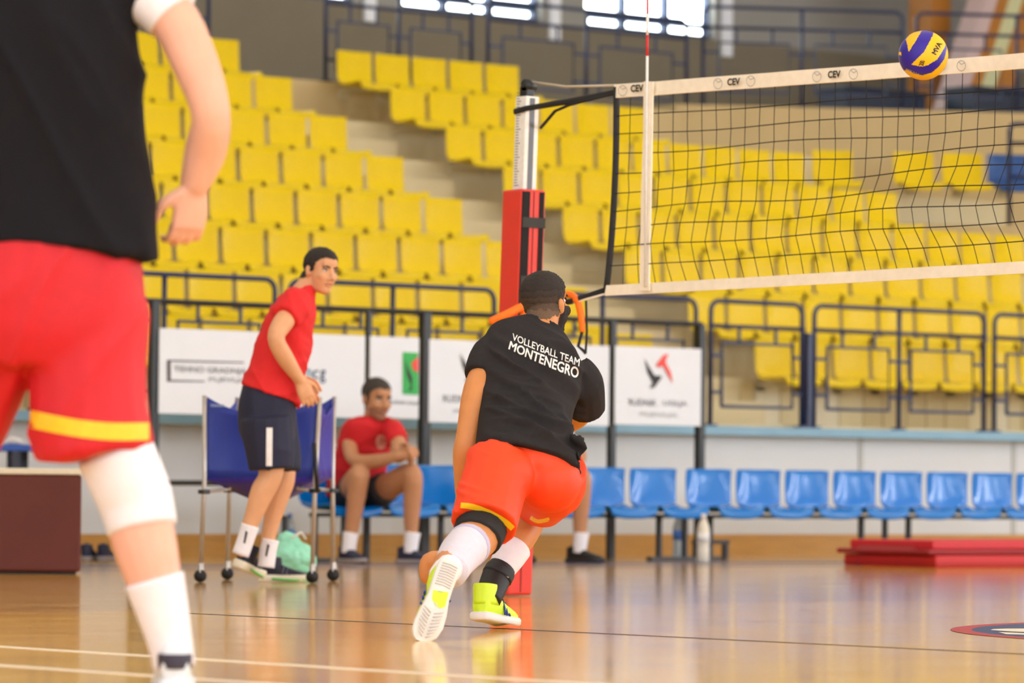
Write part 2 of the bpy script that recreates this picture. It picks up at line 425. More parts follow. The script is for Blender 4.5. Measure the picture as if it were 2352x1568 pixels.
# ------------------------------------------------------------------ plastic seats
def shell(w_, prof, wrap, dish, round_top, n=14):
    """bucket shell swept along a side profile (y, z)"""
    b = MB(); rows = []
    m_ = len(prof)
    for i, (y, z) in enumerate(prof):
        t = i / (m_ - 1); row = []
        for k in range(n + 1):
            q = k / n * 2 - 1
            x = q * w_ / 2
            back = max(0, (t - .5) / .5)
            if t > .86: x *= 1 - round_top * ((t - .86) / .14) ** 2
            if t < .08: x *= 1 - .06 * (1 - t / .08)
            yy = y - wrap * back * abs(q) ** 3
            zz = z + dish * (1 - back) * abs(q) ** 3 - (.025 * abs(q) ** 6 if t > .97 else 0)
            row.append(Vector((x, yy, zz)))
        rows.append(row)
    return rows
def rows_mesh(rows, name, th):
    b = MB(); n = len(rows[0]); vs = [p for r in rows for p in r]
    fs = [(k * n + i, k * n + i + 1, (k + 1) * n + i + 1, (k + 1) * n + i) for k in range(len(rows) - 1) for i in range(n - 1)]
    b.add(vs, fs)
    return evaluate(b.mesh(name), [('SOLIDIFY', dict(thickness=th, offset=0)), ('SUBSURF', dict(levels=1))])
def make_seat(M, h, seat_h, label, cat, group, mount):
    t = thing('stadium_seat' if mount else 'bench_chair', label, cat, (0, 0, 0), group)
    prof = [(-.43, seat_h - .07), (-.44, seat_h - .03), (-.42, seat_h + .005), (-.34, seat_h), (-.2, seat_h - .02), (-.1, seat_h - .015), (-.055, seat_h + .02)]
    prof2 = [(-.055, seat_h + .02), (-.035, seat_h + .07), (-.02, seat_h + .16), (-.005, h - .08), (.0, h - .02), (.012, h), (.035, h - .02)]
    full = shell(.44 if mount else .47, prof + prof2[1:], .05 if mount else .085, .02 if mount else .03, .07)
    k = len(prof)
    link('seat_pan', rows_mesh(full[:k], 'seat_pan', .014), M, t, True)
    link('backrest', rows_mesh(full[k - 1:], 'backrest', .014), M, t, True)
    if mount:
        MB().box((-.03, -.34, seat_h - .055), (.03, .16, seat_h - .03)).box((-.06, .14, seat_h - .1), (.06, .16, seat_h)).build('mounting_bracket', beige, t)
    return t
proto = make_seat(yellow, .78, .42, '', 'seat', 'yellow seats of the stand', True)
used = [False]
def place_seat(x, y, z, label, rz=0, group='yellow seats of the stand'):
    o = copy_tree(proto) if used[0] else proto
    used[0] = True
    o.location = (x, y, z); o.rotation_euler = (0, 0, rz); o['label'] = label; o['group'] = group
    return o
ends = {7: 1196, 6: 1556, 5: 1852, 4: 2068, 3: 2352}
for k in range(8):
    v = VR + k * T; z = DECK(k)
    row = 'front row' if k == 0 else 'top row' if k == 7 else ORD[k] + ' row from the front'
    i = 0
    while True:
        u = UL - PITCH * (i + .5)
        if proj(Vector((u, v, z)))[0] < -220: break
        place_seat(u, v, z, 'yellow seat left of the stairway, %s in, %s' % (ORD[i], row)); i += 1
    i = 0
    while i < 19:
        u = UR + PITCH * (i + .5)
        if proj(Vector((u + PITCH / 2, v, z + .7)))[0] > ends.get(k, 2560): break
        place_seat(u, v, z, 'yellow seat right of the stairway, %s in, %s' % (ORD[i], row)); i += 1

# upper parapet on the right, turning towards the camera's view plane
WD = Vector((.874, -.485, 0)); WN = Vector((-.485, -.874, 0))
P0 = PV(1553, 236, RISE(7) + .02)
def PW(x, y, off=0): return PN(x, y, P0 + WN * off, WN)
ptop = PW(1837, 246).z
pend = P0 + WD * 9
b = MB(); a0 = Vector((P0.x - .3, P0.y + .17, 0)); 
b.hexa([Vector((p.x, p.y, z)) for z in (0, ptop) for p in (P0, pend, pend - WN * 6, P0 + Vector((.5, 3.5, 0)))])
struct(b.build('wall_parapet', beige2), 'beige plaster parapet of the upper right concourse')
# landing with a few odd seats in front of the parapet
s5 = PV(1910, 345, VR + 5 * T); dk = s5.z - .78
l0 = Vector((s5.x, s5.y, 0)) + WN * .5 - WD * .25
b = MB().hexa([Vector((p.x, p.y, z)) for z in (0, dk) for p in (l0, l0 + WD * 6, l0 + WD * 6 - WN * 2.2, l0 - WN * 1.0)])
struct(b.build('landing', beige2), 'beige landing in front of the upper right parapet')
rz = math.atan2(WD.y, WD.x)
for i, (px, py) in enumerate([(1910, 343), (2096, 346), (2208, 349), (2312, 353)]):
    p = PN(px, py, Vector((s5.x, s5.y, 0)), WN); nm = ['single yellow seat standing apart at the right end of the sixth row', 'left of the two yellow seats set apart before the beige parapet', 'right of the two yellow seats, next to the blue one', 'lone dark blue seat before the beige parapet on the right']
    o = place_seat(p.x, p.y, dk, nm[i], rz, 'odd seats on the landing')
    if i == 3:
        db = mat('dark_blue_plastic', (10, 74, 140), .3)
        for ch in o.children:
            if ch.name.startswith('mount'): continue
            ch.data = ch.data.copy(); ch.data.materials.clear(); ch.data.materials.append(db)

# ------------------------------------------------------------------ blue tube railings
def arc(c, r, a0, a1, ex, ey, n=5):
    return [c + ex * (r * math.cos(a0 + (a1 - a0) * i / n)) + ey * (r * math.sin(a0 + (a1 - a0) * i / n)) for i in range(n + 1)]
def railing(label, p0, p1, zb, zt, zm, frames, stubs=True, mids=(), group=None, r=.021, roundL=True, roundR=True, flen=None):
    """p0,p1 ground points of the ends ; zb foot ; zt top bar ; zm second bar ; frames list of (s0,s1,z0,z1)"""
    d = (p1 - p0); Ln = d.length; e = d.normalized()
    at = lambda s, z: Vector((p0.x + e.x * s, p0.y + e.y * s, z))
    t = thing('railing', label, 'railing', at(0, zb), group)
    rr = .09
    pts = [at(0, zb), at(0, zt - rr)] + arc(at(rr, zt - rr), rr, math.pi, math.pi / 2, e, UZ) if roundL else [at(0, zt)]
    pts += (arc(at(Ln - rr, zt - rr), rr, math.pi / 2, 0, e, UZ) + [at(Ln, zb)]) if roundR else [at(Ln, zt)]
    MB().tube(pts, r).build('outer_frame', railblue, t, True)
    MB().tube([at(-.02, zm), at(Ln + .02, zm)], r * .9).build('second_rail', railblue, t, True)
    for s in mids: MB().tube([at(s, zb), at(s, zt)], r).build('post', railblue, t, True)
    for s in [0, Ln] + list(mids): MB().box(at(s, zb) - Vector((.045, .045, 0)), at(s, zb) + Vector((.045, .045, .02))).build('foot_plate', railblue, t)
    for (s0, s1, z0, z1) in frames:
        MB().tube([at(s0, z0), at(s1, z0), at(s1, z1), at(s0, z1), at(s0, z0)], r * .75, 6).build('inner_frame', railblue, t)
        for q in (.24, .76):
            s = s0 + (s1 - s0) * q; MB().tube([at(s, z1), at(s, zm)], r * .75, 6).build('stub', railblue, t)
        posts = sorted([0, Ln] + list(mids))
        l = max([p for p in posts if p < s0 + .01]); rr_ = min([p for p in posts if p > s1 - .01])
        for q in (.22, .8):
            z = z0 + (z1 - z0) * q
            MB().tube([at(l, z), at(s0, z)], r * .7, 6).build('stub', railblue, t); MB().tube([at(s1, z), at(rr_, z)], r * .7, 6).build('stub', railblue, t)
    return t
VRL = VWALL - .02
zb = bpy.data.objects['trim_1'].dimensions.z and PV(1700, 979, VWALL - .16).z
gu = lambda px: Vector((PV(px, 800, VRL).x, VRL, 0))
zt = PV(1740, 695, VRL).z; zm = PV(1740, 752, VRL).z
fz0, fz1 = PV(1740, 935, VRL).z, PV(1740, 790, VRL).z
S = lambda a, b: (gu(b) - gu(a)).length
def front(label, a, b, fr, mids=()):
    railing(label, gu(a), gu(b), zb, zt, zm, [(S(a, c), S(a, d), fz0, fz1) for c, d in fr], mids=[S(a, q) for q in mids], group='front railing sections of the stand')
front('blue tube railing section behind the near player at the left', -420, 84, [(-380, -195), (-140, 50)], (-168,))
front('blue tube railing section above the long sponsor board, left of the standing man', 120, 630, [(165, 350), (408, 596)], (376,))
front('blue tube railing section between the standing man and the red post pad', 664, 1134, [(700, 868), (935, 1100)], (901,))
front('blue tube railing section across the foot of the stairway behind the player', 1168, 1598, [(1200, 1355), (1415, 1570)], (1383,))
front('narrow blue tube railing section right of the last sponsor board', 1632, 1842, [(1658, 1820)])
front('wide blue tube railing section with a middle post above the blue chairs', 1870, 2260, [(1900, 2042), (2092, 2235)], (2065,))
front('blue tube railing section cut by the right edge of the picture', 2284, 2700, [(2312, 2465), (2520, 2670)], (2492,))
o = MB().box(gu(1856) + UZ * zb - Vector((.026, .03, 0)), gu(1856) + UZ * (zm - .03) + Vector((.026, .03, 0))).build('rail_post', railblue); tag(o, 'thick square blue rail post between two railing sections', 'post')
# upper railing parallel to the rows
VU = RISE(7) + .06
hu = lambda px: Vector((PV(px, 100, VU).x, VU, 0))
SU = lambda a, b: (hu(b) - hu(a)).length
zc = CON; zmu = PV(1000, 32, VU).z; ztu = zmu + .2
f0, f1 = zc + .12, zmu - .17
def upper(label, a, b, fr, mids=()):
    railing(label, hu(a), hu(b), zc, ztu, zmu, [(SU(a, c), SU(a, d), f0, f1) for c, d in fr], mids=[SU(a, q) for q in mids], group='concourse railing sections')
upper('upper concourse railing section at the head of the stairway', 748, 1083, [(775, 893), (943, 1058)], (916,))
upper('upper concourse railing section below the bright windows', 1121, 1577, [(1155, 1318), (1378, 1545)], (1347,))
upper('upper concourse railing section behind the arm of the nearest player', 130, 478, [(160, 285), (330, 450)], (305,))
# upper railing along the parapet
gw = lambda px: Vector((*PW(px, 245, -.12).xy, 0))
SW = lambda a, b: (gw(b) - gw(a)).length
zt2, zm2 = PW(1850, 22, -.12).z, PW(1850, 69, -.12).z
def para(label, a, b, fr, mids=()):
    railing(label, gw(a), gw(b), ptop, zt2, zm2, [(SW(a, c), SW(a, d), PW(1850, 215, -.12).z, PW(1850, 103, -.12).z) for c, d in fr], mids=[SW(a, q) for q in mids], group='parapet railing sections')
para('parapet railing section left of the volleyball', 1614, 2072, [(1650, 1812), (1872, 2035)], (1841,))
para('parapet railing section right of the volleyball', 2104, 2560, [(2140, 2300), (2370, 2530)], (2335,))
# short handrail by the blue seat
hp = PN(2318, 515, l0 + WN * .05, WN); hz = PN(2318, 284, l0 + WN * .05, WN).z
t = thing('handrail', 'short dark blue handrail in front of the lone blue seat', 'railing', hp)
q = hp + WD * 1.2
MB().tube([hp, Vector((hp.x, hp.y, hz - .07))] + arc(Vector((hp.x, hp.y, hz - .07)) + WD * .07, .07, math.pi, math.pi / 2, WD, UZ) + [Vector((q.x, q.y, hz)), q], .024).build('frame', railblue, t, True)
for z in (hz - .2, hz - .55): MB().tube([Vector((hp.x, hp.y, z)), Vector((q.x, q.y, z))], .018).build('rail', railblue, t, True)

# things on the far concourse
t = thing('timber_column', 'square laminated timber column rising behind the volleyball', 'column', PV(2135, 245, 37) * 1)
bp_ = Vector((PV(2135, 100, 37).x, 37, 0))
t.location = (bp_.x, bp_.y, ptop); t.matrix_world = Matrix.Translation(t.location)
MB().box((bp_.x - .17, 36.8, ptop), (bp_.x + .17, 37.2, CEIL - .01)).build('shaft', glulam, t)
MB().box((bp_.x - .22, 36.75, ptop), (bp_.x + .22, 37.25, ptop + .12)).build('steel_shoe', steel, t)
t = thing('timber_strut', 'slanting laminated timber roof strut with pale painted edges, far right', 'column', PV(2190, 240, 36.2))
pA, pB = PV(2185, 250, 36.2), PV(2275, -30, 36.2)
d = (pB - pA)
pale = mat('pale_edge', (206, 206, 160), .5); pinkish = mat('pale_pink_edge', (206, 180, 178), .5)
def beam(off, wd, M, name, dy=.3, up=1.0):
    o = RV * off; w_ = RV * wd
    a = pA + o; c = a + d * 3.0 * up
    MB().hexa([a, a + w_, a + w_ + Vector((0, dy, 0)), a + Vector((0, dy, 0)), c, c + w_, c + w_ + Vector((0, dy, 0)), c + Vector((0, dy, 0))]).build(name, M, t)
beam(-.02, .16, pinkish, 'edge_board'); beam(.14, .14, glulam, 'core_beam', .34); beam(.28, .17, pale, 'edge_board'); beam(.45, .22, glulam, 'core_beam', .34)
dk_ = mat('dark_navy_panel', (34, 44, 66), .5)
for i, (a, b_, lab) in enumerate([(1945, 2128, 'dark navy equipment case on the concourse behind the volleyball net, left of the timber columns'), (2238, 2420, 'dark navy equipment case on the concourse right of the timber columns')]):
    ve = 35.0 if i else 35.6; pa, pb = PV(a, 245, ve), PV(b_, 245, ve); zt_ = PV(a, 205, ve).z
    t = thing('equipment_case', lab, 'case', ((pa.x + pb.x) / 2, ve + .2, ptop + .002))
    MB().box((pa.x, ve, ptop + .002), (pb.x, ve + .5, zt_)).build('body', dk_, t, bevel=.02)
    MB().box((pa.x - .02, ve - .02, zt_), (pb.x + .02, ve + .52, zt_ + .05)).build('lid', dk_, t, bevel=.01)

# ------------------------------------------------------------------ row of blue bench chairs
VB, UB, PB, HB = 23.987, 21.3704, .5191, .70
chair0 = make_seat(bluep, HB, .385, '', 'chair', 'blue chairs along the wall', False)
names_b = {}
first = True
for i in range(-7, 10):
    o = chair0 if first else copy_tree(chair0); first = False
    u = UB + (i + .45) * PB - (.05 if i < 0 else 0)
    o.location = (u, VB, 0)
    if i >= -2: lab = 'blue plastic bench chair, %s one right of the crouching player' % ORD[i + 2]
    elif i >= -4: lab = 'blue plastic bench chair behind the crouching player, %s from the left hidden by him' % ORD[i + 4]
    else: lab = 'blue plastic bench chair left of the crouching player, %s counting leftwards' % ORD[-5 - i]
    o['label'] = lab
for (x0, x1, groups, lab) in [(UB - 7 * PB - .05, UB - 1 * PB - .1, (720, 1010), 'dark steel bench under the chairs with the seated men'), (UB - PB - .05, UB + 9.9 * PB, (1570, 2030, 2480), 'dark steel bench under the blue chairs right of the player')]:
    t = thing('steel_bench', lab, 'bench', ((x0 + x1) / 2, VB - .2, 0), 'benches of the blue chairs')
    MB().box((x0, VB - .24, .322), (x1, VB - .18, .35)).build('beam', blackm, t)
    for px in groups:
        x = PV(px, 1280, VB - .2).x
        for s_ in (-1, 0, 1):
            MB().box((x + s_ * .26 - .015, VB - .23, .03), (x + s_ * .26 + .015, VB - .19, .33)).build('leg', blackm, t)
        MB().box((x - .36, VB - .235, 0), (x + .36, VB - .185, .03)).build('foot', blackm, t)

# ------------------------------------------------------------------ black frame with sponsor boards
VF = 24.62
fx = lambda px, py=900: PV(px, py, VF).x
t = thing('bench_shelter_frame', 'black tube frame standing behind the chairs and carrying the white sponsor boards', 'frame', (fx(975), VF, 0))
for px, r, zlo, yt in [(352, .032, 1.0, 690), (845, .02, None, 710), (975, .036, None, 718), (1405, .026, None, 736), (1608, .03, None, 745)]:
    x = fx(px); zt_ = PV(px, yt, VF).z
    lo = 0 if zlo is None else PV(px, 1108, VF).z
    MB().box((x - r, VF - r, lo), (x + r, VF + r, zt_)).build('post', blackm, t)
MB().tube([PV(300, 689, VF), PV(1612, 745, VF)], .022).build('top_bar', blackm, t)
MB().tube([PV(355, 1108, VF), PV(975, 1112, VF)], .02).build('bottom_bar', blackm, t)
board_red = mat('print_red', (232, 66, 48), .5); board_green = mat('print_green', (36, 170, 70), .5); print_blue = mat('print_blue', (44, 86, 140), .5); print_sky = mat('print_sky', (150, 205, 230), .5)
VBD = VF - .05
def board(label, TL, TR, BR, BL):
    P = [PV(*q, VBD) for q in (TL, TR, BR, BL)]
    zT, zB = (P[0].z + P[1].z) / 2, (P[2].z + P[3].z) / 2; x0, x1 = (P[0].x + P[3].x) / 2, (P[1].x + P[2].x) / 2
    t = thing('sponsor_board', label, 'sign board', ((x0 + x1) / 2, VBD, zB), 'sponsor boards on the black frame')
    MB().box((x0, VBD, zB), (x1, VBD + .012, zT)).build('panel', white, t)
    return t
SB = lambda x, y: PV(x, y, VBD - .002)
b1 = board('long white sponsor board with a boxed name, partly hidden by the standing man', (366, 752), (838, 772), (838, 962), (366, 946))
poly_px([(384, 826), (560, 831), (560, 834), (392, 830), (392, 872), (470, 874), (470, 877), (384, 876)], SB, mat('print_brown', (70, 54, 50), .5), 'box_outline', b1)
text_px('TEHNO GRADNJA', [(400, 840), (566, 846), (566, 862), (400, 858)], SB, print_grey, 'lettering', b1)
text_px('PLJEVLJA', [(480, 866), (566, 868), (566, 880), (480, 878)], SB, print_grey, 'lettering', b1)
text_px('m', [(704, 848), (716, 848), (716, 870), (704, 870)], SB, print_sky, 'lettering', b1)
text_px('c', [(718, 850), (732, 850), (732, 869), (718, 869)], SB, print_blue, 'lettering', b1); text_px('g', [(735, 850), (748, 850), (748, 880), (735, 879)], SB, print_blue, 'lettering', b1)
b2 = board('white sponsor board with a green square emblem beside the thick black post', (850, 770), (962, 777), (962, 962), (850, 958))
BIRD_K = [(600, 320), (655, 425), (770, 610), (880, 615), (892, 650), (765, 820), (680, 828), (742, 740), (650, 560)]
BIRD_R = [(795, 430), (925, 262), (1015, 240), (965, 340), (965, 400), (1050, 560), (1080, 745), (1000, 610), (920, 455), (815, 472)]
def bird(t, ox, oy, sc, sr=None):
    f = lambda p: (ox + (p[0] - 840) / 7.467 * sc, oy + (p[1] - 530) / 7.467 * sc)
    poly_px([f(p) for p in BIRD_K], lambda x, y: PV(x, y, VBD - .006), print_black, 'emblem', t, .002)
    poly_px([f(p) for p in BIRD_R], lambda x, y: PV(x, y, VBD - .006), board_red, 'emblem', t, .002)
poly_px([(925, 808), (961, 810), (961, 907), (925, 905)], SB, board_green, 'emblem_square', b2)
f2 = lambda p: (930 + (p[0] - 600) / 7.467 * .75, 815 + (p[1] - 240) / 7.467 * 1.05)
poly_px([f2(p) for p in BIRD_K if p[0] < 830] , lambda x, y: PV(x, y, VBD - .006), print_black, 'emblem', b2, .002)
poly_px([(945, 834), (961, 818), (961, 855), (950, 850)], lambda x, y: PV(x, y, VBD - .006), board_red, 'emblem', b2, .002)
text_px('RUDNIK UGLJA', [(895, 919), (962, 922), (962, 932), (895, 929)], SB, print_grey, 'lettering', b2)
b3 = board('white sponsor board behind the crouching player, bird emblem half hidden', (986, 780), (1399, 793), (1399, 975), (986, 972))
bird(b3, 1088, 838, .95)
text_px('RUDNIK', [(1018, 907), (1086, 909), (1086, 925), (1018, 923)], SB, print_grey, 'lettering', b3); text_px('UGLJA', [(1104, 910), (1162, 912), (1162, 928), (1104, 926)], SB, print_grey, 'lettering', b3)
text_px('PLJEVLJA', [(1042, 940), (1138, 943), (1138, 954), (1042, 951)], SB, mat('print_pale', (196, 196, 198), .5), 'lettering', b3)
b4 = board('rightmost white sponsor board with a black and red bird emblem', (1413, 795), (1610, 800), (1610, 978), (1413, 974))
bird(b4, 1513, 851, 1)
text_px('RUDNIK', [(1444, 915), (1508, 918), (1508, 933), (1444, 930)], SB, print_grey, 'lettering', b4); text_px('UGLJA', [(1524, 919), (1578, 921), (1578, 936), (1524, 934)], SB, print_grey, 'lettering', b4)
text_px('PLJEVLJA', [(1470, 946), (1556, 949), (1556, 960), (1470, 957)], SB, MATS['print_pale'], 'lettering', b4)
# dark upright standing on the ledge beside the last board
o = MB().box((PV(1592, 800, VRL - .06).x, VRL - .1, zb), (PV(1612, 800, VRL - .06).x, VRL - .06, PV(1600, 745, VRL - .06).z)).build('ledge_upright', mat('dark_olive_metal', (64, 60, 44), .5)); tag(o, 'dark olive upright on the ledge behind the rightmost sponsor board', 'post')

# ------------------------------------------------------------------ volleyball post and net
NU = 13.0429
pb_ = PG(1172, 1368)
NU = pb_.x - .02
lean = Vector((.0, -.10 / 2.45, 1))
post = thing('net_post', 'white net post wrapped in a red protective pad with black straps', 'net post', pb_)
at = lambda z, dx=0, dy=0: pb_ + lean * z + Vector((dx, dy, 0))
redpad = mat('red_pad_vinyl', (222, 58, 40), .45, noise_amt=.04, nscale=10, bump=.15, bscale=25)
zp = PV(1200, 440, pb_.y).z
def sq(b, z0, z1, x0, x1, y0, y1):
    return b.hexa([at(z, x, y) for z in (z0, z1) for x, y in ((x0, y0), (x1, y0), (x1, y1), (x0, y1))])
h = .077
sq(MB(), .005, zp, -h, h, -h, h).build('pad', redpad, post, bevel=.012)
strapm = mat('velcro_black', (24, 22, 24), .9); strapg = mat('velcro_grey', (60, 60, 58), .9)
sq(MB(), 1.0, zp - .012, -h + .004, -h + .05, -h - .004, -h + .01).build('closure_strip', strapm, post)
sq(MB(), 1.0, zp - .012, h - .042, h - .014, -h - .004, -h + .01).build('closure_strip', strapm, post)
sq(MB(), .02, zp - .01, -.003, .003, -h - .003, -h + .01).build('pad_seam', mat('pad_seam', (150, 36, 28), .6), post)
for yy in (517, 650):
    z = PV(1220, yy, pb_.y).z
    sq(MB(), z - .025, z + .025, -h + .004, h - .006, -h - .009, -h + .008).build('strap', strapg, post)
whitep = mat('white_post_paint', (238, 236, 230), .55)
g = .042; zt_ = PV(1210, 222, pb_.y - .1).z
sq(MB(), zp, zt_, -g, g, -g, g).build('upper_tube', whitep, post, bevel=.006)
sq(MB(), zp, zt_ - .01, -g + .024, g - .03, -g - .003, -g + .01).build('slot', mat('slot_grey', (96, 96, 98), .4, metal=.5), post)
scale_m = mat('height_scale_print', (120, 118, 116), .6)
for k in range(34):
    z = zp + .02 + k * .0135 * 1.02
    wd = .022 if k % 5 else .034
    sq(MB(), z, z + .004, -g - .002, -g + .002, g - .012 - wd, g - .012).build('scale_mark', scale_m, post)
b = MB(); c = at(zt_ + .03, .0, -.0)
sq(b, zt_, zt_ + .05, -.03, .02, -.03, .03)
b.build('cap', blackm, post, bevel=.006)
c = at(zt_ + .055); MB().tube([c + Vector((-.03, -.01, 0)), c + Vector((.03, -.01, 0))], .03, 16).build('pulley', blackm, post, True)

net = thing('volleyball_net', 'black volleyball net with cream top and bottom bands printed with lettering', 'net', (NU, pb_.y - 1, 1.4))
NV = lambda px, py: PU(px, py, NU)
v_end = NV(1413, 205).y; v_ant = NV(1497, 190).y
L_n = 9.4
# measured lines for the band edges (height as a function of v)
def hline(p1, p2):
    a, b_ = NV(*p1), NV(*p2); k = (b_.z - a.z) / (b_.y - a.y)
    return lambda v: a.z + k * (v - a.y)
top_hi = hline((1415, 194), (2352, 122)); top_lo = hline((1415, 225), (2352, 158))
bot_hi = hline((1400, 655), (2352, 600)); bot_lo = hline((1396, 679), (2352, 628))
def lim(f, v):      # beyond the picture the bands run level
    return f(max(v, 9.0))
v_bot_end = NV(1394, 665).y
def band(name, hi, lo, v0, v1, M, th=.008, wob=.004, n=60):
    R = []
    for i in range(n + 1):
        v = v0 + (v1 - v0) * i / n; du = wob * math.sin(v * 9) + wob * .6 * math.sin(v * 23)
        a, c_ = lim(hi, v), lim(lo, v)
        R.append([Vector((NU + du - th, v, c_)), Vector((NU + du + th, v, c_)), Vector((NU + du + th * .6, v, a)), Vector((NU + du - th * .6, v, a))])
    return MB().rings(R).build(name, M, net)
band('top_band', top_hi, top_lo, v_end, v_end - L_n, cream)
band('bottom_band', bot_hi, bot_lo, v_bot_end, v_end - L_n, cream)
def side_pt(t):       # black edge band from top to bottom
    a = NV(1416, 200); b_ = NV(1392, 672); m_ = NV(1411, 450)
    return (a * (1 - t) + b_ * t) + (m_ - (a + b_) / 2) * 4 * t * (1 - t)
MB().tube([side_pt(i / 10) for i in range(11)], .017, 8, flat=(1.2, .5)).build('edge_band', blackf, net, True)
# mesh of knotted cords, 10 cm squares, slackening towards the bottom
cord = mat('net_cord', (22, 20, 20), .8)
ncol = int((L_n) / .1)
def node(i, j):
    t = j / 10
    v = v_end - .02 - i * .1
    z = lim(top_lo, v) * (1 - t) + lim(bot_hi, v) * t
    e = max(0, 1 - i / 4)
    v = v + (side_pt(.07 + .9 * t).y - v_end + .02) * e
    fr = min(1, i / 30); g_ = min(1, i / 4) * (.35 + .65 * fr)
    tc = .88 - .2 * fr; wd = .30
    q = (t - tc) / wd
    bump = math.exp(-q * q * 2.2) * math.sin(math.pi * min(1, (1 - t) * 4 + .0) / 2)
    du = g_ * .115 * bump * (1 + .25 * math.sin(i * .31 + .6)) + .006 * math.sin(i * .55 + j * .5) * math.sin(math.pi * t)
    dv = .004 * math.sin(i * 5.1 + j * 3.7) * math.sin(math.pi * t)
    z += .010 * math.sin(i * .42 + j * .9) * math.sin(math.pi * t)
    return Vector((NU - du, v + dv, z))
b = MB()
for i in range(ncol + 1):
    b.tube([node(i, j) for j in range(11)], .0024, 4)
for j in range(1, 10):
    b.tube([node(i, j) for i in range(ncol + 1)], .0024, 4)
o = b.build('cord_mesh', cord, net); o['kind'] = 'stuff'
# antenna with its white side strip
MB().rings([[Vector((NU - .02 + q * .004, y, z)) for q, y, z in ((-1, NV(x0, yy).y, NV(x0, yy).z), (1, NV(x0, yy).y, NV(x0, yy).z), (1, NV(x1, yy).y, NV(x1, yy).z), (-1, NV(x1, yy).y, NV(x1, yy).z))] for x0, x1, yy in ((1487, 1508, 188), (1486, 1506, 300), (1481, 1503, 450), (1478, 1499, 640), (1476, 1500, 668))]).build('side_strip', cream, net)
ant = thing('net_antenna', 'red and white striped antenna rising above the net band', 'antenna', Vector((NU - .03, v_ant, bot_hi(v_ant))))
za = top_hi(v_ant); red = mat('antenna_red', (206, 36, 40), .4); whp = mat('antenna_white', (236, 232, 226), .4)
zz = bot_hi(v_ant) - .02; k = 0
base_low = za - 1.0
segs = [(zz, za + .12, whp)] + [(za + .12 + q * .1, za + .22 + q * .1, red if q % 2 == 0 else whp) for q in range(7)]
for z0, z1, M in segs: MB().tube([Vector((NU - .03, v_ant, z0)), Vector((NU - .03, v_ant, z1))], .0065, 8).build('antenna_segment', M, ant, True)
# ropes and ties
MB().tube([at(zt_ + .07, 0, -.03), NV(1300, 199), NV(1418, 196)], .006, 6).build('head_cable', mat('steel_cable', (190, 180, 160), .5), net, True)
p_tie = at(PV(1210, 252, pb_.y - .1).z, -.05, -.05)
MB().tube([p_tie + Vector((0, .09, -.01)), p_tie, NV(1300, 234), NV(1414, 212)], .011, 6, flat=(1.3, .5)).build('upper_tie', blackf, net, True)
MB().tube([at(2.3, .05, -.05), NV(1275, 255), NV(1310, 240), NV(1414, 214)], .008, 6).build('upper_tie', blackf, net, True)
MB().tube([at(1.42, .0, -.08), NV(1312, 692), NV(1396, 664)], .012, 6, flat=(1.2, .6)).build('lower_tie', blackf, net, True)
MB().tube([at(1.40, .02, -.08), NV(1318, 694), NV(1400, 672)], .005, 6).build('bottom_cord', cream, net, True)
SN = lambda x, y: PU(x, y, NU - .022)
for (x, y) in [(1463, 204), (1685, 189), (1916, 172), (2158, 155)]:
    text_px('CEV', [(x - 14, y - 8), (x + 14, y - 10), (x + 14, y + 5), (x - 14, y + 7)], SN, print_black, 'lettering', net, bold=.05)
for (x, y) in [(1430, 208), (1649, 192), (1724, 186), (1876, 176), (1960, 170), (2120, 158), (2208, 151)]:
    MB().tube([SN(x + 10 * math.cos(q * .5236), y + 12 * math.sin(q * .5236)) for q in range(12)], .0016, 4, closed=True).build('ball_emblem', print_grey, net)
    MB().tube([SN(x - 6, y - 9), SN(x, y - 3), SN(x + 8, y - 7)], .0016, 4).build('ball_emblem', print_grey, net)

# orange elastic tube hung round the post
orange = mat('orange_foam', (255, 120, 8), .6)
D = 20.2
t = thing('elastic_trainer', 'orange foam covered elastic trainer slung round the padded post', 'exercise band', at(1.2))
MB().limb([(PD(1131, 736, D - .1), .019), (PD(1165, 721, D - .1), .02), (PD(1205, 702, D), .02), (PD(1255, 690, D + .1), .019), (PD(1306, 676, D + .1), .018), (PD(1326, 690, D), .018)], n=10).build('foam_sleeve', orange, t, True)
MB().limb([(PD(1205, 712, D), .018), (PD(1200, 745, D), .02), (PD(1205, 775, D), .018)], n=10).build('foam_sleeve', orange, t, True)
MB().limb([(PD(1326, 688, D), .016), (PD(1334, 720, D), .017), (PD(1338, 758, D), .013)], n=10).build('foam_sleeve', orange, t, True)
MB().tube([PD(1338, 758, D), PD(1328, 795, D), PD(1340, 805, D), PD(1346, 812, D)], .008, 6).build('webbing', blackf, t, True)
MB().tube([PD(1346, 690, D), PD(1348, 760, D), PD(1345, 812, D)], .006, 6).build('webbing', blackf, t, True)

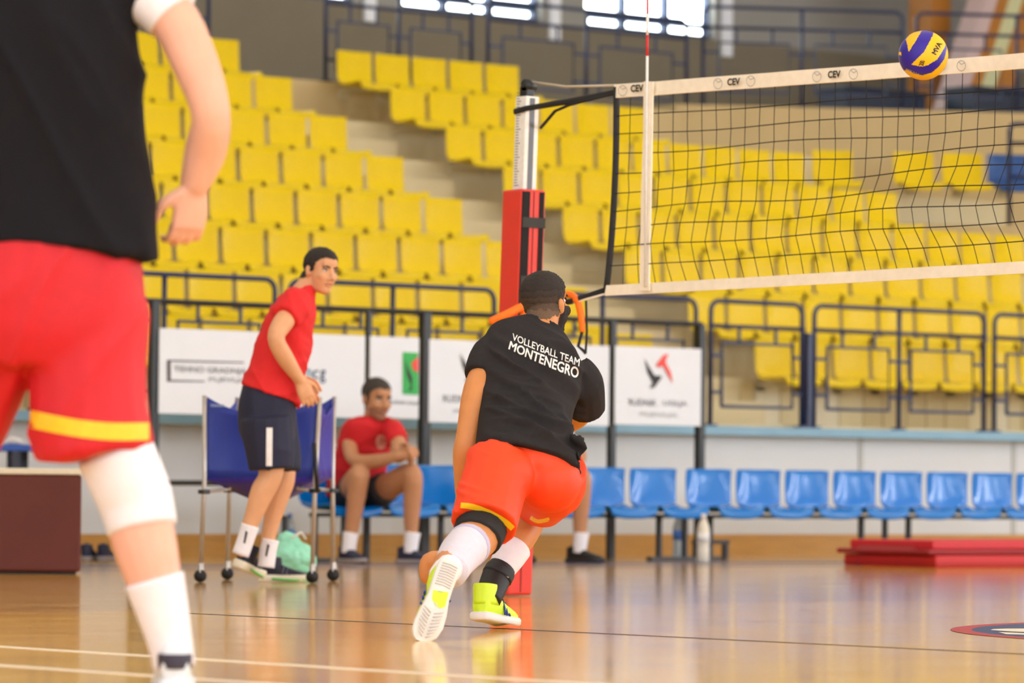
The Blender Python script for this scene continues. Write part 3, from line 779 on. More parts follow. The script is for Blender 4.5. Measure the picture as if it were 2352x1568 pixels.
# ------------------------------------------------------------------ volleyball
DBALL = 17.62
bc = PD(2121, 127, DBALL); BR_ = .1045
bx, by, bz = cr, cu, -fwd
ball = thing('volleyball', 'blue and yellow volleyball in the air just before the net band', 'ball', bc - UZ * BR_)
byel = mat('ball_yellow', (255, 196, 0), .42, noise_amt=.03, bump=.25, bscale=900); bblu = mat('ball_blue', (44, 22, 158), .38, noise_amt=.03, bump=.25, bscale=900)
POLY = {
 'mid': [(.40, .92), (-.08, .06), (-.57, -.42), (-.16, -.515), (.1, -.46), (.475, -.22), (.72, .15), (.90, .455), (.7, .75)],
 'lower': [(.90, .455), (.72, .15), (.475, -.22), (.1, -.46), (-.16, -.515), (-.57, -.42), (-.67, -.63), (-.4, -.78), (-.08, -.84), (.25, -.75), (.51, -.55), (.78, -.2), (.92, .28)],
 'tri': [(-.1, .98), (-.67, .08), (-.74, .63), (-.5, .9)],
 'upper': [(.40, .92), (-.08, .06), (-.57, -.42), (-.62, -.2), (-.67, .08), (-.1, .98), (.2, 1.05)],
}
def inside(x, y, P):
    c_ = False; n = len(P)
    for i in range(n):
        x0, y0 = P[i]; x1, y1 = P[i - 1]
        if (y0 > y) != (y1 > y) and x < (x1 - x0) * (y - y0) / (y1 - y0) + x0: c_ = not c_
    return c_
def panel_of(p):
    x, y, z = p
    if z < 0:                         # far side repeats the swirl, turned
        x, y = -y, x; pre = 'far_'
    else: pre = ''
    for k_ in ('mid', 'lower', 'tri', 'upper'):
        if inside(x, y, POLY[k_]): return pre + k_
    if x < -.55 and y > -.62: return pre + ('edge' if not (-.02 < y < .12 and x < -.93) else 'tip')
    if y < 0 or x > .6: return pre + 'crescent'
    return pre + 'upper'
groups = {}
nu, nv = 150, 90
vs = []
for j in range(nv + 1):
    th = math.pi * j / nv
    for i in range(nu):
        q = 2 * math.pi * i / nu; vs.append(Vector((math.sin(th) * math.cos(q), math.sin(th) * math.sin(q), math.cos(th))))
for j in range(nv):
    for i in range(nu):
        f = (j * nu + i, j * nu + (i + 1) % nu, (j + 1) * nu + (i + 1) % nu, (j + 1) * nu + i)
        c_ = sum((vs[k_] for k_ in f), Vector()) / 4
        groups.setdefault(panel_of(c_), []).append(f)
for k_, fs in groups.items():
    idx = {}; V2 = []; F2 = []
    for f in fs:
        g_ = []
        for a in f:
            if a not in idx: idx[a] = len(V2); V2.append(bc + (bx * vs[a].x + by * vs[a].y + bz * vs[a].z) * BR_)
            g_.append(idx[a])
        F2.append(tuple(g_))
    base = k_.replace('far_', '')
    b = MB(); b.add(V2, F2)
    me = bpy.data.meshes.new('panel'); me.from_pydata([tuple(p - ball.location) for p in b.v], [], b.f)
    me.validate(); link('panel', me, byel if base in ('mid', 'tri', 'crescent', 'tip') else bblu, ball, True)
def SBL(x, y):
    d = ray(x, y); oc = CAMP - bc; bb = d.dot(oc); disc_ = bb * bb - (oc.dot(oc) - (BR_ + .0012) ** 2)
    return CAMP + d * (-bb - math.sqrt(disc_)) if disc_ > 0 else None
dd = (Vector((2142, 122)), Vector((2157, 97)))
text_px('MVA', [(2150, 126), (2164, 101), (2154, 95), (2140, 121)][::-1], SBL, print_black, 'lettering', ball, bold=.05)
text_px('200', [(2120, 151), (2125, 140), (2114, 139), (2110, 150)][::-1], SBL, print_black, 'lettering', ball, bold=.05)
text_px('MIKASA', [(2082, 157), (2113, 170), (2112, 174), (2080, 161)], SBL, mat('ball_print', (206, 190, 140), .5), 'lettering', ball, bold=.0)

# ------------------------------------------------------------------ ball cart
cartb = mat('cart_nylon', (26, 52, 150), .45, noise_amt=.08, nscale=14, bump=.3, bscale=30)
cartp = mat('cart_nylon_purple', (52, 40, 160), .45, noise_amt=.06, nscale=14, bump=.3, bscale=30)
cg = [PG(460, 1337), PG(717, 1339), PG(765, 1334), PG(522, 1331)]      # wheels: front left, front right, back right, back left
cart = thing('ball_cart', 'folding ball cart with a sagging blue nylon bag on aluminium legs', 'ball cart', sum(cg, Vector()) / 4)
tops = [PD(470, 908, cg[0].dot(FV)), PD(735, 912, cg[1].dot(FV)), PD(768, 910, cg[2].dot(FV)), PD(545, 912, cg[3].dot(FV))]
tyz = 1095
bots = [PD(470, 1098, cg[0].dot(FV)), PD(724, 1095, cg[1].dot(FV)), PD(764, 1095, cg[2].dot(FV)), PD(528, 1095, cg[3].dot(FV))]
for i in range(4):
    MB().tube([cg[i] + UZ * .07, bots[i], tops[i]], .013, 8).build('leg', steel, cart, True)
    wv = cg[i] + UZ * .035
    W = MB().tube([wv - RV * .0 - FV * .013, wv + FV * .013], .035, 16).build('wheel', rubber, cart, True)
    MB().tube([wv - FV * .016, wv + FV * .016], .014, 10).build('hub', steel, W, True)
    MB().box(wv + Vector((-.012, -.012, .02)), wv + Vector((.012, .012, .07))).build('caster_fork', steel, cart)
    c = bots[i] + (cg[i] - bots[i]) * .13
    MB().box(c - Vector((.025, .025, .012)), c + Vector((.025, .025, .012))).build('leg_joint', blackm, cart, bevel=.004)
low = sum(bots, Vector()) / 4 + Vector((0, 0, -.17))
for i in range(4):
    j = (i + 1) % 4
    MB().tube([bots[i] + (cg[i] - bots[i]) * .13, low + UZ * .13], .010, 6).build('cross_brace', steel, cart, True)
    # sagging fabric side
    nu_, nv_ = 12, 8; P = []
    inw = (sum(tops, Vector()) / 4 - (tops[i] + tops[j]) / 2); inw.z = 0; inw.normalize()
    for a in range(nv_ + 1):
        tt = a / nv_
        for c_ in range(nu_ + 1):
            s_ = c_ / nu_
            p = (tops[i] * (1 - s_) + tops[j] * s_) * (1 - tt) + (bots[i] * (1 - s_) + bots[j] * s_) * tt
            sag = 4 * s_ * (1 - s_)
            p = p - UZ * (.10 * sag * (1 - tt) ** 2) + inw * (.035 * sag * math.sin(math.pi * tt) + .006 * math.sin(20 * s_)) 
            P.append(p)
    b = MB().add(P, [(a * (nu_ + 1) + c_, a * (nu_ + 1) + c_ + 1, (a + 1) * (nu_ + 1) + c_ + 1, (a + 1) * (nu_ + 1) + c_) for a in range(nv_) for c_ in range(nu_)])
    me = evaluate(b.mesh('bag_side', cart.location), [('SOLIDIFY', dict(thickness=.006, offset=0))])
    link('bag_side', me, cartp if i == 1 else cartb, cart, True)
b = MB(); bot4 = bots
P = [p for p in bots] + [low]
me = evaluate(MB().add([p * 1 for p in P] , [(0, 1, 4), (1, 2, 4), (2, 3, 4), (3, 0, 4)]).mesh('bag_bottom', cart.location), [('SUBSURF', dict(levels=2, subdivision_type='SIMPLE')), ('SOLIDIFY', dict(thickness=.006, offset=0))])
link('bag_bottom', me, cartp, cart, True)
SCF = lambda x, y: PD(x, y, (cg[0].dot(FV) + cg[1].dot(FV)) / 2 - .02)
text_px('C', [(567, 1038), (584, 1038), (584, 1064), (567, 1064)], SCF, print_white, 'lettering', cart)
SCR = lambda x, y: PN(x, y, (bots[1] + tops[1]) / 2 - RV * .02, (tops[2] - tops[1]).cross(UZ).normalized())
text_px('S', [(724, 934), (741, 934), (741, 958), (724, 958)], SCR, print_white, 'lettering', cart)
cy = mat('cart_yellow', (246, 214, 20), .5)
for P_ in ([(747, 1060), (766, 1058), (766, 1090), (760, 1102), (751, 1095)], [(759, 985), (767, 975), (767, 1010), (759, 1012)]):
    poly_px(P_, SCR, cy, 'printed_patch', cart)
poly_px([(750, 1040), (766, 1026), (766, 1035), (751, 1047)], SCR, print_white, 'printed_patch', cart)
poly_px([(484, 927), (515, 929), (515, 935), (484, 934)], SCF, mat('cart_grey', (120, 140, 190), .5), 'printed_patch', cart)
poly_px([(564, 990), (572, 1005), (577, 1022), (566, 1010)], SCF, cy, 'printed_patch', cart)
MB().tube([PD(722, 1017, cg[1].dot(FV) - .06), PD(729, 1130, cg[1].dot(FV) - .06)], .012, 8).build('strap_handle', blackm, cart, True)
for px in (490, 545):
    pass
MB().ball(low + (bots[0] - low) * .62 + Vector((0, 0, .06)), (.05, .05, .06)).build('mesh_pocket', mat('pocket_white', (206, 206, 226), .6), cart, True)
MB().ball(low + (bots[1] - low) * .62 + Vector((0, 0, .06)), (.05, .05, .06)).build('mesh_pocket', MATS['pocket_white'], cart, True)

# ------------------------------------------------------------------ small things round the floor
# brown padded box at the far left
pA = PG(185, 1319); w0 = RV * -1.5
Db = pA.dot(FV); zt_ = PD(185, 1090, Db).z
box = thing('padded_box', 'brown vinyl padded box with a cream top board, left edge', 'padded box', pA - RV * .5)
brown = mat('brown_vinyl', (96, 34, 20), .6, noise_amt=.12, nscale=5, bump=.2, bscale=12)
def obox(p, a, bvec, z0, z1): return [Vector((q.x, q.y, z)) for z in (z0, z1) for q in (p + a, p, p + bvec, p + a + bvec)]
MB().hexa(obox(pA, w0, FV * .6 - RV * .1, .015, zt_)).build('body', brown, box, bevel=.015)
MB().hexa(obox(pA + RV * .01 - FV * .01, w0 * 1.01, FV * .62 - RV * .1, zt_, PD(185, 1076, Db).z)).build('top_board', mat('cream_board', (236, 224, 196), .5), box, bevel=.006)
MB().hexa(obox(pA - RV * .03 + FV * .03, w0 * .96, FV * .54 - RV * .09, 0, .015)).build('base_skid', rubber, box)
# table behind it
Dt = 29.0; zt_ = PD(100, 1021, Dt).z
tb = thing('officials_table', 'long table with a blue top behind the brown padded box', 'table', Vector((*PD(120, 1021, Dt).xy, 0)))
pB = PD(330, 1021, Dt); pB.z = 0
MB().hexa(obox(pB, RV * -1.6, FV * .5, zt_ - .045, zt_)).build('table_top', mat('table_blue', (40, 84, 170), .5), tb, bevel=.006)
for px in (-160, 30, 312):
    for dz in (0, .45):
        q = PD(px, 1100, Dt); q.z = 0; q += FV * (dz + .03)
        MB().box(q - Vector((.035, .035, 0)), q + Vector((.035, .035, zt_ - .045))).build('leg', mat('dark_leg', (24, 28, 46), .5), tb)
o = MB().limb([(PD(2, 1015, Dt - .0) + FV * .2, .02), (PD(20, 1010, Dt) + FV * .2, .028), (PD(40, 1014, Dt) + FV * .2, .02)], n=10).build('crumpled_tissue', mat('tissue', (214, 204, 196), .8), None, True); tag(o, 'crumpled pale cloth lying on the blue table', 'cloth')

def bottle(px, py, h_, r, M, Mc, lab, name='water_bottle'):
    p = PG(px, py); t = thing(name, lab, 'bottle', p)
    prof = [(0, r * .9), (.01, r), (h_ * .3, r), (h_ * .34, r * .93), (h_ * .38, r), (h_ * .68, r), (h_ * .82, r * .7), (h_ * .88, r * .38), (h_ * .93, r * .38)]
    MB().rings([[p + Vector((rr * math.cos(k * math.pi / 8), rr * math.sin(k * math.pi / 8), z)) for k in range(16)] for z, rr in prof]).build('body', M, t, True)
    MB().tube([p + UZ * h_ * .9, p + UZ * h_], r * .44, 12).build('cap', Mc, t, True)
    MB().tube([p + UZ * h_ * .42, p + UZ * h_ * .62], r * 1.02, 16).build('label_band', Mc, t, True)
clear = mat('clear_bottle', (196, 214, 226), .15, trans=.55); capb = mat('cap_blue', (60, 110, 190), .4); capw = mat('cap_white', (230, 228, 224), .4)
bottle(665, 1278, .33, .042, clear, capb, 'clear water bottle standing on the floor behind the mint bag')
bottle(1558, 1284, .36, .045, clear, capb, 'clear water bottle under the blue chairs, left of the white one')
bottle(1615, 1292, .36, .046, mat('white_bottle', (226, 218, 200), .4), capw, 'white water bottle standing under the blue chairs')
# mint bag
p = PG(672, 1322); t = thing('drawstring_bag', 'crumpled mint green bag on the floor beside the ball cart', 'bag', p)
b = MB(); b.ball(p + UZ * .09, (.13, .11, .10)).ball(p + UZ * .15 - RV * .03, (.09, .08, .09)).ball(p + RV * .06 + UZ * .06, (.09, .08, .07))
me = fuse(b, 'bag_body', .008, 6); mint = mat('mint_fabric', (150, 222, 190), .7, noise_amt=.08, nscale=12)
wrinkle(me, lambda c_, n_: .018 * noise.noise(c_ * 14) + .008 * noise.noise(c_ * 34))
zmin = min(v.co.z for v in me.vertices); me.transform(Matrix.Translation((0, 0, -zmin)))
link('bag_body', shift(me, p), mint, t, True)
MB().tube([p + Vector((-.05, -.05, .22)), p + Vector((0, -.08, .26)), p + Vector((.05, -.06, .22))], .006, 6).build('drawstring', print_white, t, True)
# red mats at the right
t = thing('folded_mat', 'upper red folding gym mat of the pair at the right edge', 'gym mat', PG(2150, 1302), 'red gym mats')
redm = mat('red_mat_vinyl', (206, 34, 44), .5, noise_amt=.05, nscale=8); redd = mat('red_mat_side', (150, 20, 24), .55, noise_amt=.05, nscale=8)
p = PG(2145, 1303); a_ = Vector((1, 0, 0)) * 2.0; bb = Vector((0, 1, 0)) * .9
def matbox(t, p, z0, z1, x0, x1, y0, y1, name, M): return MB().box((p.x + x0, p.y + y0, z0), (p.x + x1, p.y + y1, z1)).build(name, M, t, bevel=.012)
matbox(t, p, .09, .125, -.05, 2.0, .0, .95, 'lower_panel', redd); matbox(t, p, .125, .19, .04, 2.0, .05, .9, 'upper_panel', redm)
b = MB().hexa([p + Vector(q) for q in ((-.02, .2, .12), (.1, .2, .12), (.1, .8, .12), (-.02, .8, .12), (.06, .22, .16), (.1, .22, .16), (.1, .78, .16), (.06, .78, .16))]); b.build('fold_flap', redd, t)
t2 = thing('folded_mat', 'lower red folding gym mat of the pair at the right edge', 'gym mat', p, 'red gym mats')
matbox(t2, p, 0, .085, .0, 2.0, -.02, .92, 'panel', mat('red_mat_lower', (196, 26, 24), .5)); matbox(t2, p, .02, .03, -.005, 2.01, -.025, .93, 'piping', redd)
# low dark step bar under the chairs
p = Vector((PV(1592, 1243, VB + .35).x, VB + .35, 0)); q = Vector((PV(1672, 1243, VB + .35).x, VB + .35, 0)); z = PV(1600, 1240, VB + .35).z
t = thing('low_trestle', 'low dark metal trestle on the floor behind the white bottle', 'trestle', p)
MB().box((p.x, p.y - .02, z - .03), (q.x, p.y + .02, z)).build('bar', blackm, t)
for x in (p.x + .03, q.x - .03): MB().box((x - .02, p.y - .02, 0), (x + .02, p.y + .02, z - .03)).build('leg', blackm, t)

# ------------------------------------------------------------------ people
def skin(name, rgb): return mat(name, rgb, .5, noise_amt=.05, nscale=18, spec=.35, sss=.05)
hair_dark = mat('dark_hair', (38, 30, 25), .7, noise_amt=.3, nscale=160, bump=.6, bscale=300)
hair_fade = mat('faded_hair', (60, 46, 36), .8, noise_amt=.25, nscale=260, bump=.4, bscale=500)
beardm = mat('beard', (44, 34, 30), .8, noise_amt=.3, nscale=200, bump=.5, bscale=400)
eyew = mat('eye_white', (226, 220, 214), .3); eyed = mat('eye_dark', (40, 28, 22), .3); lipm = mat('lip', (176, 104, 92), .5)
sockw = mat('white_sock', (240, 236, 240), .85, noise_amt=.03, bump=.2, bscale=400)

def frame3(f, u):
    y = Vector(f).normalized(); z = Vector(u); z = (z - y * z.dot(y)).normalized(); return y.cross(z), y, z
class Head:
    def __init__(s, c, f, u, sc=1.0):
        s.c = Vector(c); s.x, s.y, s.z = frame3(f, u); s.k = sc
    def p(s, x, y, z): return s.c + (s.x * x + s.y * y + s.z * z) * s.k
    def loc(s, q):
        d = (q - s.c) / s.k; return d.dot(s.x), d.dot(s.y), d.dot(s.z)
    def ell(s, mb, x, y, z, a, b, c): mb.ball(s.p(x, y, z), (a * s.k, b * s.k, c * s.k), (s.x, s.y, s.z), 20, 12)
    def flesh(s, mb):
        s.ell(mb, 0, -.014, .036, .077, .096, .082); s.ell(mb, 0, .028, -.03, .063, .066, .084)
        s.ell(mb, 0, .052, -.098, .032, .034, .027); s.ell(mb, 0, .02, -.085, .052, .05, .034)
        s.ell(mb, 0, .066, .045, .05, .03, .035)
        for q in (-1, 1):
            s.ell(mb, q * .038, .06, -.028, .026, .026, .024); s.ell(mb, q * .03, .083, .02, .021, .012, .008)
            s.ell(mb, q * .079, -.008, -.012, .010, .020, .031); s.ell(mb, q * .083, -.014, .0, .008, .016, .02)
            s.ell(mb, q * .011, .098, -.042, .011, .012, .009)
        mb.limb([(s.p(0, .088, .01), .011 * s.k), (s.p(0, .103, -.018), .012 * s.k), (s.p(0, .113, -.036), .0125 * s.k)], n=10)
        s.ell(mb, 0, .087, -.062, .023, .011, .006); s.ell(mb, 0, .085, -.074, .021, .011, .007)
    def features(s, root, brow=hair_dark):
        for q in (-1, 1):
            MB().ball(s.p(q * .031, .074, .003), .0115 * s.k).build('eye', eyew, root, True)
            MB().ball(s.p(q * .031, .0815, .003), .0058 * s.k).build('iris', eyed, root, True)
            MB().limb([(s.p(q * .014, .0935, .019), .004 * s.k), (s.p(q * .032, .0925, .025), .005 * s.k), (s.p(q * .05, .079, .021), .0035 * s.k)], n=8).build('eyebrow', brow, root, True)
            MB().limb([(s.p(q * .018, .082, .011), .003 * s.k), (s.p(q * .031, .086, .013), .004 * s.k), (s.p(q * .046, .076, .009), .003 * s.k)], n=8).build('eyelash_line', brow, root, True)
        MB().limb([(s.p(-.022, .084, -.068), .003 * s.k), (s.p(0, .0965, -.066), .0045 * s.k), (s.p(.022, .084, -.068), .003 * s.k)], n=8).build('lips', lipm, root, True)
def shell_from(me, hd, pred, off, name, M, root, nz=.0):
    idx = {}; V = []; Fc = []; O = []
    for p in me.polygons:
        L = [hd.loc(me.vertices[i].co) for i in p.vertices]
        if all(abs(l[0]) < .14 and abs(l[1]) < .16 and abs(l[2]) < .18 for l in L) and all(pred(*l) > 0 for l in L):
            f = []
            for i, l in zip(p.vertices, L):
                if i not in idx:
                    idx[i] = len(V); v = me.vertices[i]; d = min(1, pred(*l) / .02)
                    V.append(v.co + v.normal * (.0015 + off(*l) * d * (1 + nz * noise.noise(v.co * 220))))
                f.append(idx[i])
            Fc.append(tuple(f))
    o = bpy.data.meshes.new(name); o.from_pydata([tuple(v - root.matrix_world.translation) for v in V], [], Fc)
    return link(name, o, M, root, True)
ZL = [(-.2, -.05), (-.06, -.055), (-.03, -.05), (0., -.02), (.02, .0), (.035, .035), (.055, .058), (.09, .07), (.2, .075)]
def hairline(x, y, z):
    for (a, za), (b_, zb_) in zip(ZL, ZL[1:]):
        if a <= y <= b_: zl = za + (zb_ - za) * (y - a) / (b_ - a)
    return min(z - zl - .010 * max(0, .03 - abs(x)) / .03 * (y > .03) * -1, .0835 - abs(x) if z < .025 else 1)
def hand(mb, w_, d, n, th, sc=1.0, curl=.35, thumb_out=.7):
    d = Vector(d).normalized(); n = Vector(n); n = (n - d * n.dot(d)).normalized(); t = Vector(th); t = (t - d * t.dot(d) - n * t.dot(n)).normalized()
    w_ = Vector(w_)
    mb.loft([(w_ - d * .02 * sc, t * .026 * sc, n * .02 * sc), (w_ + d * .015 * sc, t * .031 * sc, n * .018 * sc), (w_ + d * .055 * sc, t * .04 * sc, n * .016 * sc), (w_ + d * .095 * sc, t * .041 * sc, n * .012 * sc)], n=16)
    for off, ln, r in ((.031, .074, .0092), (.0105, .083, .0096), (-.0105, .077, .0092), (-.031, .06, .0082)):
        p = w_ + (d * .088 + t * off) * sc; a = curl * .5; fan = t * off * 2.2; pts = [(p, r * sc * 1.05)]
        for seg in (.46, .31, .23):
            dd_ = (d * math.cos(a) + n * math.sin(a) + fan * math.cos(a)).normalized(); p = p + dd_ * ln * seg * sc; pts.append((p, r * sc * (1 - .1 * len(pts)))); a += curl
        mb.limb(pts, n=10, sub=3)
    p = w_ + (d * .02 + t * .028) * sc; q = (d * .75 + t * thumb_out + n * .25).normalized()
    p1 = p + q * .042 * sc; q2 = (d * .95 + t * thumb_out * .3 + n * .35).normalized(); p2 = p1 + q2 * .032 * sc; p3 = p2 + (d + n * .45).normalized() * .026 * sc
    mb.limb([(p, .015 * sc), (p1, .0125 * sc), (p2, .0108 * sc), (p3, .009 * sc)], n=10, sub=3)
FOOT = [(-.5, .026, .0), (-.47, .034, 0), (-.36, .038, 0), (-.2, .036, 0), (-.05, .036, .002), (.12, .044, .004), (.28, .049, .003), (.4, .043, 0), (.47, .028, -.003), (.5, .012, -.005)]
def shoe(root, heel, toe, upv, Lg, sole_m, upper_m, trim_m=None, sole_h=.03, collar=.105, side=1, accent=None, lace=None):
    """heel, toe: points under the sole"""
    heel, toe = Vector(heel), Vector(toe); y = (toe - heel).normalized(); z = Vector(upv); z = (z - y * z.dot(y)).normalized(); x = y.cross(z)
    c = (heel + toe) / 2; Lg = Lg or (toe - heel).length; k = Lg / .30
    P = lambda a, b, h_: c + x * (a * k) * side + y * (b * Lg) + z * (h_ * k)
    def outline(sc, h_, grow=0):
        L = [(w_ * sc + grow + o, b) for b, w_, o in FOOT]; Rr = [(-(w_ * sc + grow) + o, b) for b, w_, o in FOOT]
        return [P(a, b * (1 + grow * 4), h_ + (.012 * max(0, (b - .3) / .2) ** 2 if h_ < .005 else .006 * max(0, (b - .3) / .2) ** 2)) for a, b in L] + [P(a, b * (1 + grow * 4), h_ + (.012 * max(0, (b - .3) / .2) ** 2 if h_ < .005 else .006 * max(0, (b - .3) / .2) ** 2)) for a, b in Rr[::-1]]
    so = MB().rings([outline(.93, .0), outline(1, .006, .003), outline(1, sole_h * .7, .004), outline(.97, sole_h)]).build('sole', sole_m, root, True)
    rs = []
    for b, wd, zc, hh in ((-.47, .024, .05, .035), (-.43, .033, .058, .046), (-.33, .037, .068, .058), (-.2, .037, .066, .056), (-.08, .038, .056, .046), (.06, .042, .046, .036), (.2, .046, .039, .028), (.33, .043, .034, .022), (.42, .033, .03, .017), (.475, .016, .028, .011)):
        rs.append((P(0, b, zc), x * wd * k, z * hh * k))
    up_ = MB().loft(rs, n=20, e=2.5).build('upper', upper_m, root, True)
    # ankle collar
    rr = [(P(0, -.27, .06), x * .040 * k, y * .068 * k), (P(0, -.28, collar * .9), x * .042 * k, y * .064 * k), (P(0, -.285, collar), x * .040 * k, y * .060 * k)]
    MB().loft(rr, n=18).build('collar', trim_m or upper_m, root, True)
    if lace:
        for q in range(5):
            b = -.1 + q * .065; hh = .103 - q * .0115
            MB().tube([P(-.024, b, hh - .012), P(0, b + .01, hh), P(.024, b, hh - .012)], .003 * k, 6).build('lace', lace, root, True)
    if accent:
        for q in range(3):
            b = -.05 + q * .07; zz_ = .066 - q * .010
            for s_ in (-1, 1):
                MB().tube([P(s_ * .047, b - .015, sole_h), P(s_ * (.043 - .002 * q), b + .0, sole_h + (zz_ - sole_h) * .6), P(s_ * .028, b + .03, zz_ + .022)], .0045 * k, 6).build('side_stripe', accent, root, True)
    return P, x, y, z
def cloth(mb, name, M, root, voxel=.009, it=8, fn=None):
    me = fuse(mb, name, voxel, it)
    if fn: wrinkle(me, fn)
    w_me = me.copy()
    o = link(name, shift(me, root.matrix_world.translation), M, root, True)
    return o, w_me
def fleshout(mb, root, M, name='body', voxel=.006, it=5):
    me = fuse(mb, name, voxel, it); keep = me.copy()
    link(name, shift(me, root.matrix_world.translation), M, root, True)
    return keep
def body_thing(label, loc): return thing('person', label, 'person', loc)
def pxr(r, D): return r * D / F
VIEW = (RV, FV, UZ)

# ---- the crouching player in the middle -------------------------------------------------
def crouching_player():
    J = PD
    root = body_thing('player in black t-shirt and orange shorts lunging towards the net, seen from behind', Vector((*J(1100, 1440, 15.1).xy, 0)))
    sk = skin('skin_player', (208, 138, 82)); b = MB()
    hipL, hipR = J(1142, 1075, 15.17), J(1266, 1088, 15.3)
    kneeL, ankL = J(1080, 1243, 14.93), J(1018, 1318, 14.5)
    kneeR, ankR = J(1232, 1150, 15.86), J(1119, 1376, 15.58)
    # trunk
    tilt = lambda t, w_: (RV * math.cos(t) - UZ * math.sin(t)) * w_
    dep = lambda q, w_: (FV * math.cos(q) - UZ * math.sin(q)) * w_
    b.loft([(J(1205, 1110, 15.22), tilt(.12, .15), dep(.4, .11)), (J(1207, 1050, 15.25), tilt(.15, .165), dep(.4, .115)), (J(1205, 970, 15.32), tilt(.2, .145), dep(.45, .10)), (J(1213, 890, 15.42), tilt(.28, .17), dep(.5, .11)), (J(1228, 822, 15.5), tilt(.36, .16), dep(.5, .095)), (J(1243, 775, 15.54), tilt(.36, .08), dep(.5, .06))])
    # arms
    shL, shR = J(1134, 818, 15.45), J(1328, 882, 15.55)
    elL, wrL = J(1076, 1000, 15.28), J(1064, 1130, 15.32)
    b.limb([(shL, .052), (J(1097, 895, 15.34), .054), (elL, .046), (J(1070, 1045, 15.28), .049), (wrL, .031)])
    hand(b, wrL, J(1048, 1200, 15.38) - wrL, RV * .8 + FV * .3, FV - RV * .2, 1.03, .3)
    elR, wrR = J(1332, 952, 15.80), J(1262, 985, 15.98)
    b.limb([(shR, .055), (J(1342, 922, 15.68), .052), (elR, .044), (J(1300, 970, 15.9), .045), (wrR, .031)])
    hand(b, wrR, -RV + FV * .3, UZ, FV, 1.03, .3)
    # legs
    b.limb([(hipL, .098), (J(1118, 1150, 15.07), .09), (J(1102, 1212, 14.98), .088), (J(1090, 1240, 14.93), .080), (J(1078, 1252, 14.88), .072), (J(1052, 1274, 14.78), .064), (J(1030, 1300, 14.62), .054), (ankL, .042)])
    b.limb([(hipR, .105), (J(1255, 1120, 15.6), .09), (kneeR, .066), (J(1208, 1205, 15.8), .066), (J(1188, 1245, 15.74), .058), (J(1146, 1318, 15.65), .042), (ankR, .041)])
    b.limb([(J(1015, 1292, 14.7), .04), (J(990, 1292, 14.72), .04), (J(985, 1320, 14.72), .035)], n=12)
    hd = Head(J(1252, 696, 15.6), FV * .8 + RV * .56 + UZ * .12, UZ - FV * .05 - RV * .02, .98)
    b.limb([(J(1240, 790, 15.52), .072), (J(1243, 752, 15.53), .062), (J(1248, 720, 15.56), .060)])
    hd.flesh(b)
    me = fleshout(b, root, sk, voxel=.0055)
    hd.features(root)
    top = lambda x, y, z: z - (.022 + (.075 - z) * 0) - max(0, y - .06) * .9 + .0
    for q, (zz_, rgb) in enumerate([(-.2, (104, 80, 60)), (-.03, (84, 64, 48)), (-.008, (66, 50, 39)), (.014, (50, 39, 31)), (.036, (38, 30, 25))]):
        hm = mat('cropped_hair_%d' % q, rgb, .8, noise_amt=.25, nscale=220, bump=.5, bscale=400)
        shell_from(me, hd, (lambda zq: lambda x, y, z: min(hairline(x, y, z), z - zq - .01 * noise.noise(Vector((x, y, 0)) * 60)))(zz_), (lambda q_: lambda x, y, z: .0015 + .0012 * q_ + (max(0, y) * .05 if q_ > 3 else 0))(q), 'cropped_hair', hm, root, .5)
    shell_from(me, hd, lambda x, y, z: min(-.022 - z + max(0, abs(x) - .045) * .6, y - .004, .16 + z), lambda x, y, z: .006, 'beard', beardm, root, .8)
    # t-shirt
    s = MB()
    s.loft([(J(1212, 1062, 15.23), tilt(.2, .197), dep(.4, .168)), (J(1206, 985, 15.3), tilt(.2, .178), dep(.42, .135)), (J(1207, 920, 15.38), tilt(.25, .182), dep(.48, .13)), (J(1220, 850, 15.46), tilt(.34, .198), dep(.5, .128)), (J(1232, 800, 15.5), tilt(.38, .186), dep(.5, .115)), (J(1242, 765, 15.53), tilt(.36, .12), dep(.5, .085)), (J(1246, 748, 15.54), tilt(.32, .078), dep(.5, .07))])
    s.limb([(J(1155, 805, 15.48), .075), (J(1125, 818, 15.44), .074), (J(1104, 866, 15.37), .066)], round_ends=False)
    s.limb([(J(1315, 855, 15.53), .08), (J(1337, 882, 15.55), .082), (J(1346, 938, 15.66), .074)], round_ends=False)
    s.limb([(J(1112, 1000, 15.3), .03), (J(1108, 1040, 15.28), .026)], n=10)
    s.prism([J(1305, 1005, 15.2), J(1334, 1003, 15.17), J(1351, 1030, 15.15), J(1330, 1050, 15.17), J(1308, 1042, 15.2)], FV * .03)
    shirt_m = mat('black_tshirt', (43, 40, 41), .9, noise_amt=.08, nscale=60, bump=.12, bscale=500, spec=.25)
    fa = (RV * .86 - UZ * .5, FV, RV * .5 + UZ * .86)
    def fn(c, n):
        fz = max(0, min(1, -n.dot(FV) * 2.2 - .15)) * max(0, min(1, (proj(c)[0] - 1108) / 40)) * max(0, min(1, (1352 - proj(c)[0]) / 30))
        e = max(0, min(1, (1.02 - c.z) / .25)); z_ = c.z
        low_ = max(0, min(1, (1.05 - c.z) / .3)); hi_ = max(0, min(1, (c.z - 1.02) / .12))
        r1 = ridge(c + Vector((3, 1, 2)), 2.2, 2, 15, fa); r2 = ridge(c + Vector((7, 4, 1)), 4, 3, 24, (RV * .95 - UZ * .3, FV, RV * .3 + UZ * .95))
        return fz * (.032 * max(0, r1) ** 2 * (1 - .75 * hi_) + .020 * max(0, r2) ** 2 * low_ - .009)
    o, sm = cloth(s, 't_shirt', shirt_m, root, .0075, 7, fn)
    SF = on_mesh(bvh(sm), .0025)
